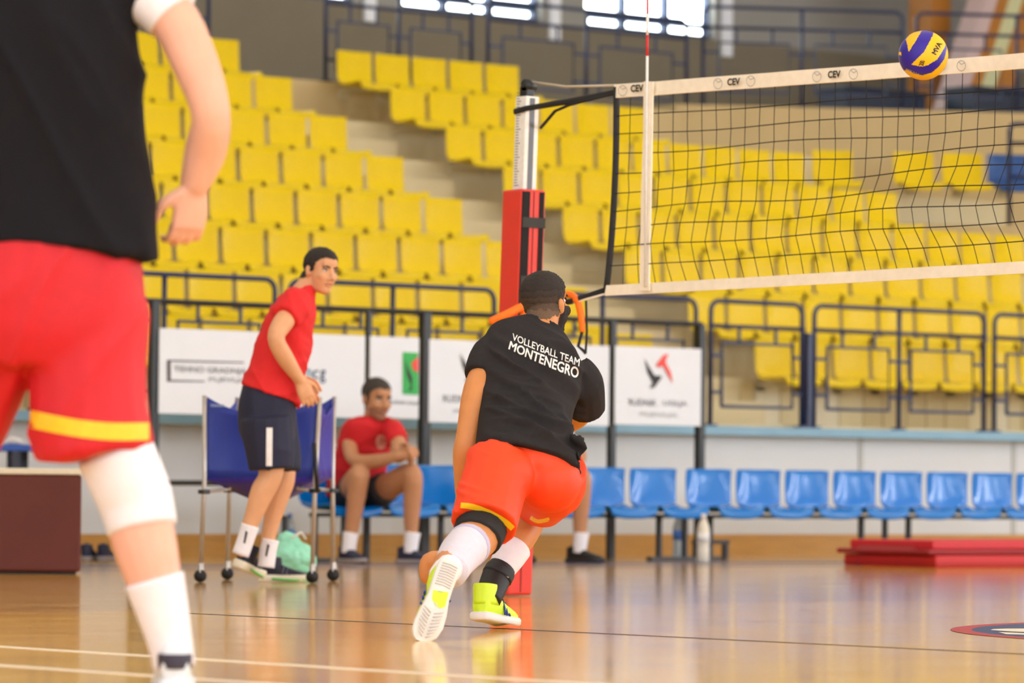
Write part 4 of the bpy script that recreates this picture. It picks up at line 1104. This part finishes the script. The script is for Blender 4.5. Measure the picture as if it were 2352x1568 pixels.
    text_px('VOLLEYBALL TEAM', [(1178, 765), (1332, 824), (1330, 841), (1176, 780)], SF, print_white, 'shirt_lettering', root, 1.5, .022)
    text_px('MONTENEGRO', [(1173, 783), (1330, 845), (1327, 869), (1168, 801)], SF, print_white, 'shirt_lettering', root, 2.0, .03)
    # shorts
    s = MB()
    s.loft([(J(1213, 1020, 15.27), tilt(.2, .172), dep(.4, .13)), (J(1208, 1060, 15.24), tilt(.16, .19), dep(.4, .142)), (J(1207, 1100, 15.22), tilt(.1, .192), dep(.4, .14)), (J(1205, 1135, 15.24), tilt(.05, .165), dep(.3, .11))])
    s.limb([(J(1150, 1065, 15.17), .125), (J(1130, 1125, 15.08), .122), (J(1111, 1206, 14.965), .119)], round_ends=False)
    s.limb([(J(1268, 1082, 15.24), .125), (J(1266, 1112, 15.36), .128), (J(1250, 1135, 15.6), .112), (J(1244, 1150, 15.72), .105)], round_ends=False)
    s.ball(J(1262, 1105, 15.2), .115); s.ball(J(1160, 1090, 15.12), .11)
    shm = mat('orange_red_shorts', (248, 66, 14), .6, noise_amt=.04, nscale=30, bump=.1, bscale=400)
    fb = (RV * .6 + UZ * .8, FV, RV * .8 - UZ * .6)
    def fn2(c, n):
        x_, y_ = proj(c)
        e = max(0, min(1, (1190 - x_) / 80)) * max(0, min(1, (1190 - y_) / 40 + .3))
        r1 = max(0, ridge(c + Vector((1, 5, 2)), 3, 2, 20, (RV * .9 + UZ * -.35, FV, RV * .35 + UZ * .9)))
        return .007 * e * r1 ** 2 + .003 * max(0, ridge(c, 4, 2, 14, fb)) * (1 - e)
    o, sh = cloth(s, 'shorts', shm, root, .008, 8, fn2)
    # yellow hem stripes lying on the cloth
    SS = on_mesh(bvh(sh), .002)
    ys = mat('yellow_stripe', (255, 206, 20), .6)
    def ribbon(path, wd, SF_, M, name, n=24):
        V = []; Fc = []
        pts = []
        for i in range(n + 1):
            t = i / n * (len(path) - 1); k = min(int(t), len(path) - 2); q = t - k
            p0 = path[max(k - 1, 0)]; p1 = path[k]; p2 = path[k + 1]; p3 = path[min(k + 2, len(path) - 1)]
            cr_ = lambda a, b_, c, d: .5 * (2 * b_ + (c - a) * q + (2 * a - 5 * b_ + 4 * c - d) * q * q + (3 * b_ - a - 3 * c + d) * q ** 3)
            pts.append(Vector((cr_(p0[0], p1[0], p2[0], p3[0]), cr_(p0[1], p1[1], p2[1], p3[1]))))
        for i in range(n + 1):
            d = (pts[min(i + 1, n)] - pts[max(i - 1, 0)]).normalized(); nn = Vector((-d.y, d.x))
            row = [SF_(*(pts[i] + nn * wd * (j / 3 - .5))) for j in range(4)]
            V.append(row)
        Vf = []; ok = {}
        for i, row in enumerate(V):
            for j, p in enumerate(row): ok[(i, j)] = len(Vf); Vf.append(p)
        for i in range(n):
            for j in range(3):
                q = [(i, j), (i + 1, j), (i + 1, j + 1), (i, j + 1)]
                if all(V[a][c] is not None for a, c in q): Fc.append(tuple(ok[k] for k in q))
        off = root.matrix_world.translation
        me_ = bpy.data.meshes.new(name); me_.from_pydata([tuple((p or CAMP) - off) for p in Vf], [], Fc)
        bm_ = bmesh.new(); bm_.from_mesh(me_); bmesh.ops.delete(bm_, geom=[v for v in bm_.verts if not v.link_faces], context='VERTS'); bm_.to_mesh(me_); bm_.free()
        return link(name, me_, M, root, True)
    global RIB; RIB = ribbon
    ribbon([(1058, 1160), (1088, 1164), (1125, 1178), (1160, 1198), (1178, 1214)], 13, SS, ys, 'hem_stripe')
    ribbon([(1218, 1188), (1236, 1197), (1262, 1192)], 9, SS, ys, 'hem_stripe')
    # black thigh compression, knee sleeve, socks, brace
    s = MB(); s.limb([(J(1115, 1185, 15.02), .094), (J(1104, 1214, 14.975), .095), (J(1095, 1236, 14.94), .089)], n=20, round_ends=False); s.build('thigh_sleeve', blackf, root, True)
    gs = mat('grey_white_sleeve', (222, 216, 228), .85, noise_amt=.04, nscale=60, bump=.4, bscale=260)
    s = MB(); s.limb([(J(1076, 1252, 14.86), .079), (J(1060, 1268, 14.79), .076), (J(1046, 1288, 14.7), .070), (J(1034, 1312, 14.6), .062)], n=20, round_ends=False); s.build('knee_sleeve', gs, root, True)
    s = MB(); s.limb([(J(1077.5, 1250.5, 14.866), .0805), (J(1072, 1256, 14.842), .0802)], n=20, round_ends=False); s.build('sleeve_cuff', mat('sleeve_cuff', (196, 190, 216), .8), root, True)
    s = MB(); s.limb([(J(1181, 1258, 15.73), .066), (J(1168, 1280, 15.70), .061), (J(1152, 1306, 15.67), .052)], n=20, round_ends=False); s.build('sock', sockw, root, True)
    br = mat('brace_black', (20, 20, 22), .55, noise_amt=.1, nscale=30)
    s = MB(); s.limb([(J(1154, 1302, 15.67), .053), (J(1142, 1322, 15.65), .056), (J(1132, 1346, 15.62), .054), (J(1119, 1378, 15.58), .050)], n=18, round_ends=False); o = s.build('ankle_brace', br, root, True)
    s = MB(); s.limb([(J(1150, 1309, 15.66), .0585), (J(1141, 1325, 15.645), .0595)], n=18, round_ends=False); s.build('brace_strap', mat('brace_strap', (30, 30, 33), .6), root, True); bm2 = s.mesh('t')
    text_px('ZAMST', [(1142, 1313), (1169, 1325), (1166, 1335), (1139, 1322)], on_mesh(bvh(bm2), .002), print_white, 'brace_lettering', root)
    # shoes
    lime = mat('lime_upper', (212, 246, 40), .5, noise_amt=.03); navy = mat('navy_stripe', (34, 66, 140), .5); ws = mat('white_sole', (236, 232, 226), .5, noise_amt=.02)
    heelR = J(1104, 1424, 15.52); toeR = PG(1172, 1442); toeR = toeR + UZ * .004
    dR = (toeR - heelR); shoe(root, heelR, toeR, UZ + FV * .1, .305, ws, lime, lime, accent=navy, collar=.135, lace=mat('lime_lace', (190, 220, 90), .6))
    hl, tl = J(1036, 1292, 14.36), J(972, 1466, 14.31)
    P, sx, sy, sz = shoe(root, hl, tl, FV * .95 + RV * -.05 + UZ * .25, .295, ws, lime, lime, accent=navy, collar=.12)
    # tread on the sole facing the camera
    tr = mat('tread_rubber', (220, 214, 206), .7, noise_amt=.05, nscale=60)
    for i in range(9):
        b_ = -.44 + i * .032; wdt = .029
        MB().tube([P(-wdt, b_, -.0015), P(0, b_ - .012, -.003), P(wdt, b_, -.0015)], .0022, 6).build('tread', tr, root, True)
    for i in range(8):
        b_ = .12 + i * .042; wdt = .036 - .018 * max(0, (b_ - .3) / .2)
        for q in (-1, 1):
            MB().tube([P(q * .006, b_ + .035, -.002 + .01 * max(0, (b_ - .3) / .2)), P(q * wdt, b_ - .02, -.0015)], .0025, 6).build('tread', tr, root, True)
    for P_, M in (([(-.026, -.1), (.028, -.14), (.034, .03), (.022, .07), (-.004, .06), (-.02, .0)], lime), ([(-.006, -.24), (.014, -.2), (.008, -.1), (-.012, -.1)], print_white), ([(-.02, .02), (.006, .04), (-.006, .11), (-.022, .1)], print_white)):
        MB().prism([P(a, c, -.0012) for a, c in P_], sz * .001).build('sole_inset', M, root)
    s = MB(); s.limb([(J(1030, 1305, 14.58), .05), (J(1016, 1322, 14.48), .048)], n=16); s.build('sock', sockw, root, True)
crouching_player()

# ---- the man standing by the ball cart ---------------------------------------------------
def standing_man():
    J = PD; D0 = 22.25; k = D0 / F
    root = body_thing('standing man in red t-shirt and navy shorts glancing back beside the ball cart', Vector((*J(615, 1340, D0).xy, 0)))
    sk = skin('skin_standing_man', (226, 168, 124)); b = MB()
    prof = lambda hw, t=0: (RV * math.cos(t) - UZ * math.sin(t)) * hw * k          # front-back, in picture pixels
    lat = lambda hw: FV * hw                                                       # across the body
    b.loft([(J(617, 950, D0), prof(46), lat(.15)), (J(620, 900, D0), prof(50), lat(.155)), (J(640, 840, D0), prof(50), lat(.145)), (J(656, 780, D0), prof(49), lat(.155)), (J(672, 722, D0), prof(40), lat(.165)), (J(690, 680, D0), prof(24), lat(.08))])
    DN, DF = D0 - .19, D0 + .19
    b.limb([(J(674, 712, DN), .05), (J(652, 738, DN - .08), .056), (J(634, 776, DN - .13), .046), (J(655, 822, DN - .08), .047), (J(688, 872, DN), .031)])
    hand(b, J(688, 872, DN), J(712, 925, DN + .02) - J(688, 872, DN), FV - RV * .2, RV, 1.05, .45)
    b.limb([(J(678, 712, DF), .05), (J(660, 745, DF + .06), .055), (J(645, 785, DF + .1), .045), (J(668, 830, DF + .05), .045), (J(692, 868, DF), .031)])
    hand(b, J(692, 868, DF), RV * .5 - UZ, -FV, RV, 1.05, .45)
    # legs: the near foot is up on its toes
    b.limb([(J(612, 935, D0 - .09), .085), (J(622, 1010, D0 - .1), .083), (J(622, 1088, D0 - .1), .066), (J(602, 1130, D0 - .1), .064), (J(584, 1180, D0 - .1), .05), (J(568, 1222, D0 - .1), .04), (J(556, 1262, D0 - .1), .04)])
    b.limb([(J(625, 935, D0 + .09), .085), (J(640, 1010, D0 + .1), .086), (J(652, 1090, D0 + .08), .064), (J(640, 1135, D0 + .08), .062), (J(626, 1190, D0 + .08), .048), (J(616, 1235, D0 + .08), .04), (J(612, 1285, D0 + .08), .04)])
    hd = Head(J(738, 622, D0 - .02), RV * .62 - FV * .76 - UZ * .08, UZ + RV * .1, 1.0)
    b.limb([(J(686, 690, D0), .07), (J(702, 662, D0), .06), (J(720, 640, D0), .058)])
    hd.flesh(b)
    me = fleshout(b, root, sk)
    hd.features(root)
    shell_from(me, hd, hairline, lambda x, y, z: .009 + .008 * max(0, y * 8), 'hair', hair_dark, root, .6)
    # shirt
    s = MB()
    s.loft([(J(622, 905, D0), prof(70, .34), lat(.205)), (J(632, 868, D0), prof(67, .25), lat(.195)), (J(646, 818, D0), prof(63, .12), lat(.185)), (J(658, 765, D0), prof(61, .05), lat(.195)), (J(672, 712, D0), prof(51), lat(.205)), (J(688, 675, D0), prof(37), lat(.14)), (J(698, 660, D0), prof(24, -.4), lat(.075))])
    for dd_, sg in ((DN, -1), (DF, 1)):
        s.limb([(J(684, 690, dd_ - sg * .06), .080), (J(674, 702, dd_ + sg * .0), .086), (J(656, 728, dd_ + sg * .07), .074)], round_ends=False)
    s.prism([J(672, 905, D0 - .06), J(694, 905, D0 - .06), J(684, 938, D0 - .06)], FV * .12)
    rm = mat('red_tshirt', (226, 34, 36), .8, noise_amt=.04, nscale=40, bump=.1, bscale=400)
    fa = (RV * .5 - UZ * .86, FV, RV * .86 + UZ * .5)
    fn = lambda c, n: .010 * max(0, ridge(c + Vector((2, 2, 5)), 2.5, 3, 13, fa)) ** 2 + .006 * max(0, ridge(c, 5, 4, 9, VIEW)) ** 2 - .004
    cloth(s, 't_shirt', rm, root, .009, 7, fn)
    # shorts
    s = MB()
    s.loft([(J(620, 895, D0), prof(60, .25), lat(.175)), (J(615, 935, D0), prof(66, .1), lat(.19)), (J(614, 985, D0), prof(64), lat(.185)), (J(618, 1010, D0), prof(58), lat(.16))])
    s.limb([(J(612, 960, D0 - .1), .14), (J(618, 1020, D0 - .1), .132), (J(622, 1077, D0 - .1), .118)], round_ends=False)
    s.limb([(J(622, 960, D0 + .1), .14), (J(634, 1020, D0 + .1), .128), (J(644, 1086, D0 + .08), .108)], round_ends=False)
    nm = mat('navy_shorts', (28, 32, 58), .75, noise_amt=.06, nscale=40, bump=.1, bscale=400)
    o, sh = cloth(s, 'shorts', nm, root, .009, 8, lambda c, n: .008 * max(0, ridge(c + Vector((4, 2, 1)), 8, 3, 3, VIEW)) ** 2)
    SS = on_mesh(bvh(sh), .003)
    poly = [(612, 982), (626, 984), (625, 1072), (611, 1074)]
    V = []; n = 16
    for i in range(n + 1):
        t = i / n
        for q in range(4):
            x = (612 - t) + (14) * q / 3; V.append(SS(x, 982 + t * 88) or J(x, 982 + t * 88, D0 - .25))
    MB().add(V, [(i * 4 + q, i * 4 + q + 1, i * 4 + q + 5, i * 4 + q + 4) for i in range(n) for q in range(3)]).build('side_stripe', print_white, root)
    # socks and shoes
    nav = mat('navy_shoe', (26, 28, 48), .6, noise_amt=.06); cs = mat('cream_sole', (236, 226, 200), .5); gr = mat('green_trim', (90, 206, 80), .5); gs = mat('grey_stripe', (96, 98, 112), .5)
    for pts, D_ in (([(575, 1206), (566, 1234), (552, 1274)], D0 - .1), ([(621, 1238), (616, 1264), (611, 1302)], D0 + .08)):
        s = MB(); s.limb([(J(*pts[0], D_), .049), (J(*pts[1], D_), .046), (J(*pts[2], D_), .046)], n=18, round_ends=False); s.build('sock', sockw, root, True)
        m_ = s.mesh('t'); SK = on_mesh(bvh(m_), .002)
        cx, cy_ = pts[1]
        text_px('abc', [(cx + 4, cy_ - 14), (cx - 3, cy_ + 16), (cx - 10, cy_ + 14), (cx - 3, cy_ - 16)], SK, print_black, 'sock_mark', root) if False else poly_px([(cx - 2, cy_ - 16), (cx + 3, cy_ - 12), (cx - 3, cy_ + 14), (cx - 7, cy_ + 12)], lambda x, y: SK(x, y) or J(x, y, D_ - .06), print_black, 'sock_mark', root, .001)
    h1 = J(516, 1290, D0 - .1); t1 = PG(622, 1341); P, x, y, z = shoe(root, h1, t1 + UZ * .003, UZ + RV * .35, .30, cs, nav, nav, .046, .145, accent=gs)
    MB().tube([P(.052, -.25, .02), P(.053, 0, .014), P(.054, .2, .012), P(.04, .42, .014)], .006, 6).build('green_trim', gr, root, True)
    MB().tube([P(-.046, -.25, .02), P(-.05, 0, .014), P(-.054, .2, .012), P(-.044, .42, .014)], .006, 6).build('green_trim', gr, root, True)
    h2 = PG(596, 1336); t2 = h2 + (RV * .97 + FV * .05).normalized() * .285; P, x, y, z = shoe(root, h2, t2, UZ, .295, cs, nav, nav, .042, .14, accent=gs)
    for sg in (-1, 1): MB().tube([P(sg * .048, -.25, .02), P(sg * .052, 0, .014), P(sg * .054, .2, .012), P(sg * .042, .42, .014)], .006, 6).build('green_trim', gr, root, True)
standing_man()

# ---- men sitting on the blue chairs ------------------------------------------------------
def seated_man(dx, label, main=True):
    vs_ = VB - .22
    Dat = lambda px: PV(px, 1280, vs_).dot(FV)
    dv = Vector((0, -1, 0))                          # facing the court
    D0 = Dat(815 + dx); kk = D0 / Dat(815)
    J = lambda x, y, dD=0: PD(x + dx, 1128 + (y - 1128) / (kk if dx else 1) + (4 if dx else 0), D0 + dD)
    root = body_thing(label, Vector((*J(850, 1280, -.3).xy, 0)))
    sk = skin('skin_seated_man', (192, 138, 100)); b = MB(); U = Vector((1, 0, 0))
    b.loft([(J(815, 1150, .15), U * .18, dv * .13), (J(818, 1110, .12), U * .175, dv * .125), (J(832, 1050, 0), U * .17, dv * .12), (J(846, 1005, -.08), U * .18, dv * .11), (J(852, 982, -.12), U * .16, dv * .09), (J(857, 966, -.14), U * .06, dv * .06)])
    # clasped hands in front, forearms on the thighs
    hp = J(932, 1040, -.62)
    b.limb([(J(806, 982, -.04), .058), (J(803, 1015, -.18), .056), (J(815, 1056, -.35), .05), (J(868, 1058, -.5), .05), (J(914, 1046, -.6), .035)])
    b.limb([(J(903, 978, -.21), .058), (J(914, 1008, -.3), .055), (J(912, 1045, -.42), .05), (J(922, 1046, -.55), .045), (J(930, 1046, -.6), .036)])
    hand(b, J(912, 1047, -.6), RV + UZ * .25, -UZ * .3 + FV, UZ, 1.1, .75)
    hand(b, J(945, 1062, -.58), UZ - RV * .2, -RV - FV * .3, FV * -1, 1.1, .8)
    # thighs, shins
    b.limb([(J(800, 1140, .05), .105), (J(815, 1110, -.3), .092), (J(827, 1088, -.45), .07), (J(820, 1130, -.42), .068), (J(812, 1190, -.38), .056), (J(806, 1240, -.36), .044), (J(804, 1272, -.34), .044)])
    b.limb([(J(850, 1140, .1), .105), (J(908, 1108, -.3), .092), (J(945, 1086, -.5), .072), (J(948, 1130, -.48), .068), (J(945, 1190, -.45), .056), (J(944, 1240, -.43), .044), (J(944, 1272, -.42), .044)])
    hd = Head(J(866, 915, -.2), -FV * .78 + RV * .5 - UZ * .14, UZ + RV * .02, 1.2)
    b.limb([(J(856, 970, -.12), .08), (J(860, 945, -.16), .068), (J(864, 925, -.2), .066)])
    hd.flesh(b)
    me = fleshout(b, root, sk, voxel=.0075)
    hd.features(root)
    hg = mat('greying_hair', (62, 54, 48), .8, noise_amt=.3, nscale=160, bump=.5, bscale=300)
    shell_from(me, hd, hairline, lambda x, y, z: .008, 'hair', hg, root, .6)
    shell_from(me, hd, lambda x, y, z: min(-.045 - z, y - .01, .13 + z), lambda x, y, z: .0006, 'stubble', mat('stubble', (158, 112, 86), .8), root, .3)
    s = MB()
    s.loft([(J(815, 1140, .14), U * .215, dv * .17), (J(818, 1100, .1), U * .21, dv * .165), (J(832, 1045, 0), U * .205, dv * .155), (J(846, 1000, -.08), U * .225, dv * .145), (J(853, 972, -.12), U * .215, dv * .12), (J(856, 960, -.13), U * .14, dv * .09), (J(857, 957, -.135), U * .09, dv * .07)])
    s.limb([(J(822, 984, -.05), .078), (J(807, 990, -.06), .080), (J(803, 1022, -.19), .076)], round_ends=False)
    s.limb([(J(887, 982, -.16), .078), (J(902, 988, -.22), .080), (J(914, 1014, -.31), .076)], round_ends=False)
    rm = mat('red_tshirt_b', (206, 26, 34), .8, noise_amt=.04, nscale=40) if main else mat('white_tshirt', (224, 224, 230), .8)
    o, sm = cloth(s, 't_shirt', rm, root, .011, 7, lambda c, n: .008 * max(0, ridge(c, 4, 4, 9, VIEW)) ** 2)
    if main:
        SF = on_mesh(bvh(sm), .004)
        poly = [(875 + 12 * math.cos(q * .5236), 1015 + 17 * math.sin(q * .5236)) for q in range(12)]
        P = [SF(*q) for q in poly]
        if all(p is not None for p in P): MB().prism(P, -FV * .004).build('chest_crest', mat('crest', (230, 150, 130), .7), root)
    s = MB()
    s.loft([(J(812, 1160, .18), U * .2, dv * .16), (J(815, 1125, .12), U * .2, dv * .155)])
    s.limb([(J(802, 1142, .05), .125), (J(812, 1120, -.22), .115)], round_ends=False)
    s.limb([(J(850, 1142, .08), .125), (J(885, 1120, -.2), .115)], round_ends=False)
    cloth(s, 'shorts', mat('black_shorts', (20, 20, 26), .75), root, .011, 7)
    nav = mat('navy_shoe_b', (34, 38, 66), .6, noise_amt=.08) if main else mat('black_shoe', (22, 20, 20), .6)
    sl = mat('grey_sole', (150, 142, 142), .5) if main else mat('dark_sole', (36, 34, 36), .5)
    for hx, dd_, yw in ((800, -.36, -.1), (942, -.44, .35)):
        c = J(hx, 1240, dd_); c.z = 0
        s = MB(); s.limb([(J(hx + 6, 1222, dd_), .057), (J(hx + 3, 1245, dd_), .052), (J(hx, 1270, dd_), .05)], n=16, round_ends=False); s.build('sock', sockw, root, True)
        d = (dv * math.cos(yw) + Vector((1, 0, 0)) * math.sin(yw)).normalized()
        shoe(root, c - d * .1, c + d * .21, UZ, .31, sl, nav, nav, .03, .11, lace=MATS['print_grey'])
seated_man(0, 'seated man in red t-shirt leaning forward with clasped hands on a blue chair')
seated_man(388, 'seated person with black shoes on a blue chair, mostly hidden behind the crouching player', False)

# ---- the near player at the left edge ----------------------------------------------------
def near_player():
    J = PD; D0 = 10.55; k = D0 / F
    root = body_thing('blurred near player in black t-shirt and red shorts at the left edge', Vector((*J(300, 1590, D0).xy, 0)))
    sk = skin('skin_near_player', (232, 176, 150)); b = MB()
    W = lambda px: RV * (px * k)
    b.loft([(J(120, 700, D0), W(175), FV * .12), (J(115, 600, D0), W(180), FV * .125), (J(105, 420, D0), W(165), FV * .115), (J(100, 220, D0), W(185), FV * .125), (J(95, 40, D0), W(185), FV * .115), (J(92, -50, D0), W(130), FV * .09), (J(92, -105, D0), W(55), FV * .06)])
    b.limb([(J(280, -30, D0), .058), (J(385, 25, D0 - .02), .064), (J(450, 150, D0 - .05), .060), (J(484, 262, D0 - .06), .050), (J(472, 345, D0 + .0), .054), (J(450, 415, D0 + .03), .041)])
    hand(b, J(447, 425, D0 + .03), J(428, 540, D0 + .06) - J(447, 425, D0 + .03), FV * .8 - RV * .45, -RV, 1.2, .75, .9)
    b.limb([(J(-90, -30, D0), .058), (J(-188, 90, D0), .064), (J(-230, 240, D0 + .05), .05), (J(-200, 400, D0 + .2), .046), (J(-180, 470, D0 + .25), .036)])
    hand(b, J(-180, 470, D0 + .25), -UZ + FV * .3, RV, FV, 1.08, .4)
    b.limb([(J(200, 690, D0), .115), (J(235, 880, D0), .108), (J(275, 1050, D0), .09), (J(305, 1140, D0 + .02), .082), (J(328, 1230, D0 + .01), .083), (J(348, 1310, D0), .074), (J(376, 1420, D0), .056), (J(396, 1510, D0), .048)])
    b.limb([(J(20, 690, D0), .115), (J(-90, 880, D0 + .1), .105), (J(-190, 1080, D0 + .18), .08), (J(-220, 1240, D0 + .05), .072), (J(-250, 1420, D0 - .1), .052), (J(-260, 1530, D0 - .15), .046)])
    b.limb([(J(92, -90, D0), .07), (J(92, -150, D0 + .02), .062), (J(92, -200, D0 + .03), .06)])
    hd = Head(J(92, -240, D0 + .03), FV, UZ, 1.02); hd.flesh(b)
    me = fleshout(b, root, sk, voxel=.0065); hd.features(root)
    shell_from(me, hd, lambda x, y, z: min(max(z - .05, min(z + .06, -.01 - y + max(0, z) * .5)), .4), lambda x, y, z: .008, 'hair', hair_dark, root, .6)
    s = MB()
    s.loft([(J(122, 575, D0), RV * 246 * k - UZ * .025, FV * .19), (J(112, 420, D0), W(236), FV * .17), (J(100, 220, D0), W(232), FV * .16), (J(95, 60, D0), W(226), FV * .15), (J(92, -50, D0), W(205), FV * .13), (J(92, -110, D0), W(120), FV * .1), (J(92, -135, D0), W(75), FV * .075)])
    s.limb([(J(255, -60, D0), .1), (J(320, -20, D0), .095), (J(352, 8, D0 - .01), .088)], round_ends=False)
    s.limb([(J(-65, -60, D0), .1), (J(-150, 0, D0), .095), (J(-180, 40, D0), .088)], round_ends=False)
    bm = mat('charcoal_tshirt', (20, 19, 24), .9, noise_amt=.06, nscale=30, spec=.25)
    fa = (RV * .55 - UZ * .83, FV, RV * .83 + UZ * .55)
    cloth(s, 't_shirt', bm, root, .011, 7, lambda c, n: .018 * max(0, ridge(c + Vector((1, 3, 2)), 1.6, 2, 8, fa)) ** 2 - .006)
    s = MB(); s.limb([(J(335, -20, D0), .083), (J(372, 8, D0 - .015), .080), (J(398, 34, D0 - .022), .077)], n=20, round_ends=False); s.build('undershirt_sleeve', sockw, root, True)
    s = MB(); s.limb([(J(-160, 20, D0), .083), (J(-188, 90, D0), .078)], n=20, round_ends=False); s.build('undershirt_sleeve', sockw, root, True)
    s = MB()
    s.loft([(J(112, 545, D0), W(205), FV * .16), (J(110, 640, D0), W(212), FV * .17), (J(105, 760, D0), W(218), FV * .165), (J(105, 840, D0), W(190), FV * .13)])
    s.limb([(J(205, 700, D0), .145), (J(200, 860, D0), .148), (J(208, 985, D0), .150), (J(215, 1042, D0), .148)], round_ends=False)
    s.limb([(J(10, 700, D0), .14), (J(-60, 860, D0 + .08), .14), (J(-130, 1010, D0 + .15), .14)], round_ends=False)
    rs = mat('crimson_shorts', (206, 18, 32), .65, noise_amt=.05, nscale=20)
    o, sh = cloth(s, 'shorts', rs, root, .011, 8, lambda c, n: .014 * max(0, ridge(c + Vector((5, 1, 2)), 9, 3, 2.2, (RV * .9 - UZ * .4, FV, RV * .4 + UZ * .9))) ** 2)
    SS = on_mesh(bvh(sh), .004); V = []; n = 30
    for i in range(n + 1):
        x = 70 + (352 - 70) * i / n; yc = 962 + 34 * math.sin(min(1, i / n * 1.25) * 1.57) - 6 * i / n
        for q in range(4): V.append(SS(x, yc - 20 + 40 * q / 3))
    Fc = [(i * 4 + q, i * 4 + q + 1, i * 4 + q + 5, i * 4 + q + 4) for i in range(n) for q in range(3)]
    Fc = [f for f in Fc if all(V[a] is not None for a in f)]
    MB().add([v or J(200, 980, D0) for v in V], Fc).build('hem_stripe', mat('hem_yellow', (255, 196, 30), .6), root, True)
    pad = mat('white_knee_pad', (238, 236, 240), .8, noise_amt=.02)
    s = MB(); s.limb([(J(262, 1030, D0), .098), (J(290, 1095, D0 + .01), .097), (J(312, 1150, D0 + .02), .094), (J(328, 1215, D0 + .01), .088)], n=22, round_ends=False); s.build('knee_pad', pad, root, True)
    s = MB(); s.limb([(J(-170, 1050, D0 + .17), .09), (J(-200, 1100, D0 + .18), .092), (J(-215, 1190, D0 + .1), .084)], n=22, round_ends=False); s.build('knee_pad', pad, root, True)
    s = MB(); s.limb([(J(354, 1330, D0), .077), (J(374, 1405, D0), .066), (J(394, 1490, D0), .055), (J(400, 1530, D0), .053)], n=20, round_ends=False); s.build('sock', sockw, root, True)
    s = MB(); s.limb([(J(-228, 1330, D0 - .03), .07), (J(-250, 1420, D0 - .1), .062), (J(-262, 1530, D0 - .15), .053)], n=20, round_ends=False); s.build('sock', sockw, root, True)
    du = mat('dark_shoe_upper', (52, 46, 62), .6); ws = mat('pale_sole', (224, 228, 232), .5)
    h = J(400, 1600, D0 - .12); h.z = .0; h = PG(402, 1612) * 1; d = (FV * .9 + RV * -.1).normalized(); c = J(400, 1560, D0); c.z = 0
    shoe(root, c - d * .10, c + d * .21, UZ, .315, ws, ws, du, .034, .095)
    c = J(-262, 1560, D0 - .15); c.z = 0
    shoe(root, c - d * .1, c + d * .21, UZ, .315, ws, ws, du, .034, .125, accent=du)
near_player()

# trainers left on the floor by the wall
for i, (px, lab) in enumerate([(205, 'navy trainer with pale sole left by the wall, the left one of the pair'), (243, 'navy trainer with pale sole left by the wall, the right one of the pair')]):
    p = PG(px, 1286); t = thing('sports_shoe', lab, 'shoe', p, 'trainers left by the wall')
    d = (FV + RV * .15).normalized()
    shoe(t, p - d * .14, p + d * .15, UZ, .29, MATS['grey_sole'], MATS['navy_shoe_b'], MATS['navy_shoe_b'], .03, .115, lace=MATS['print_grey'])
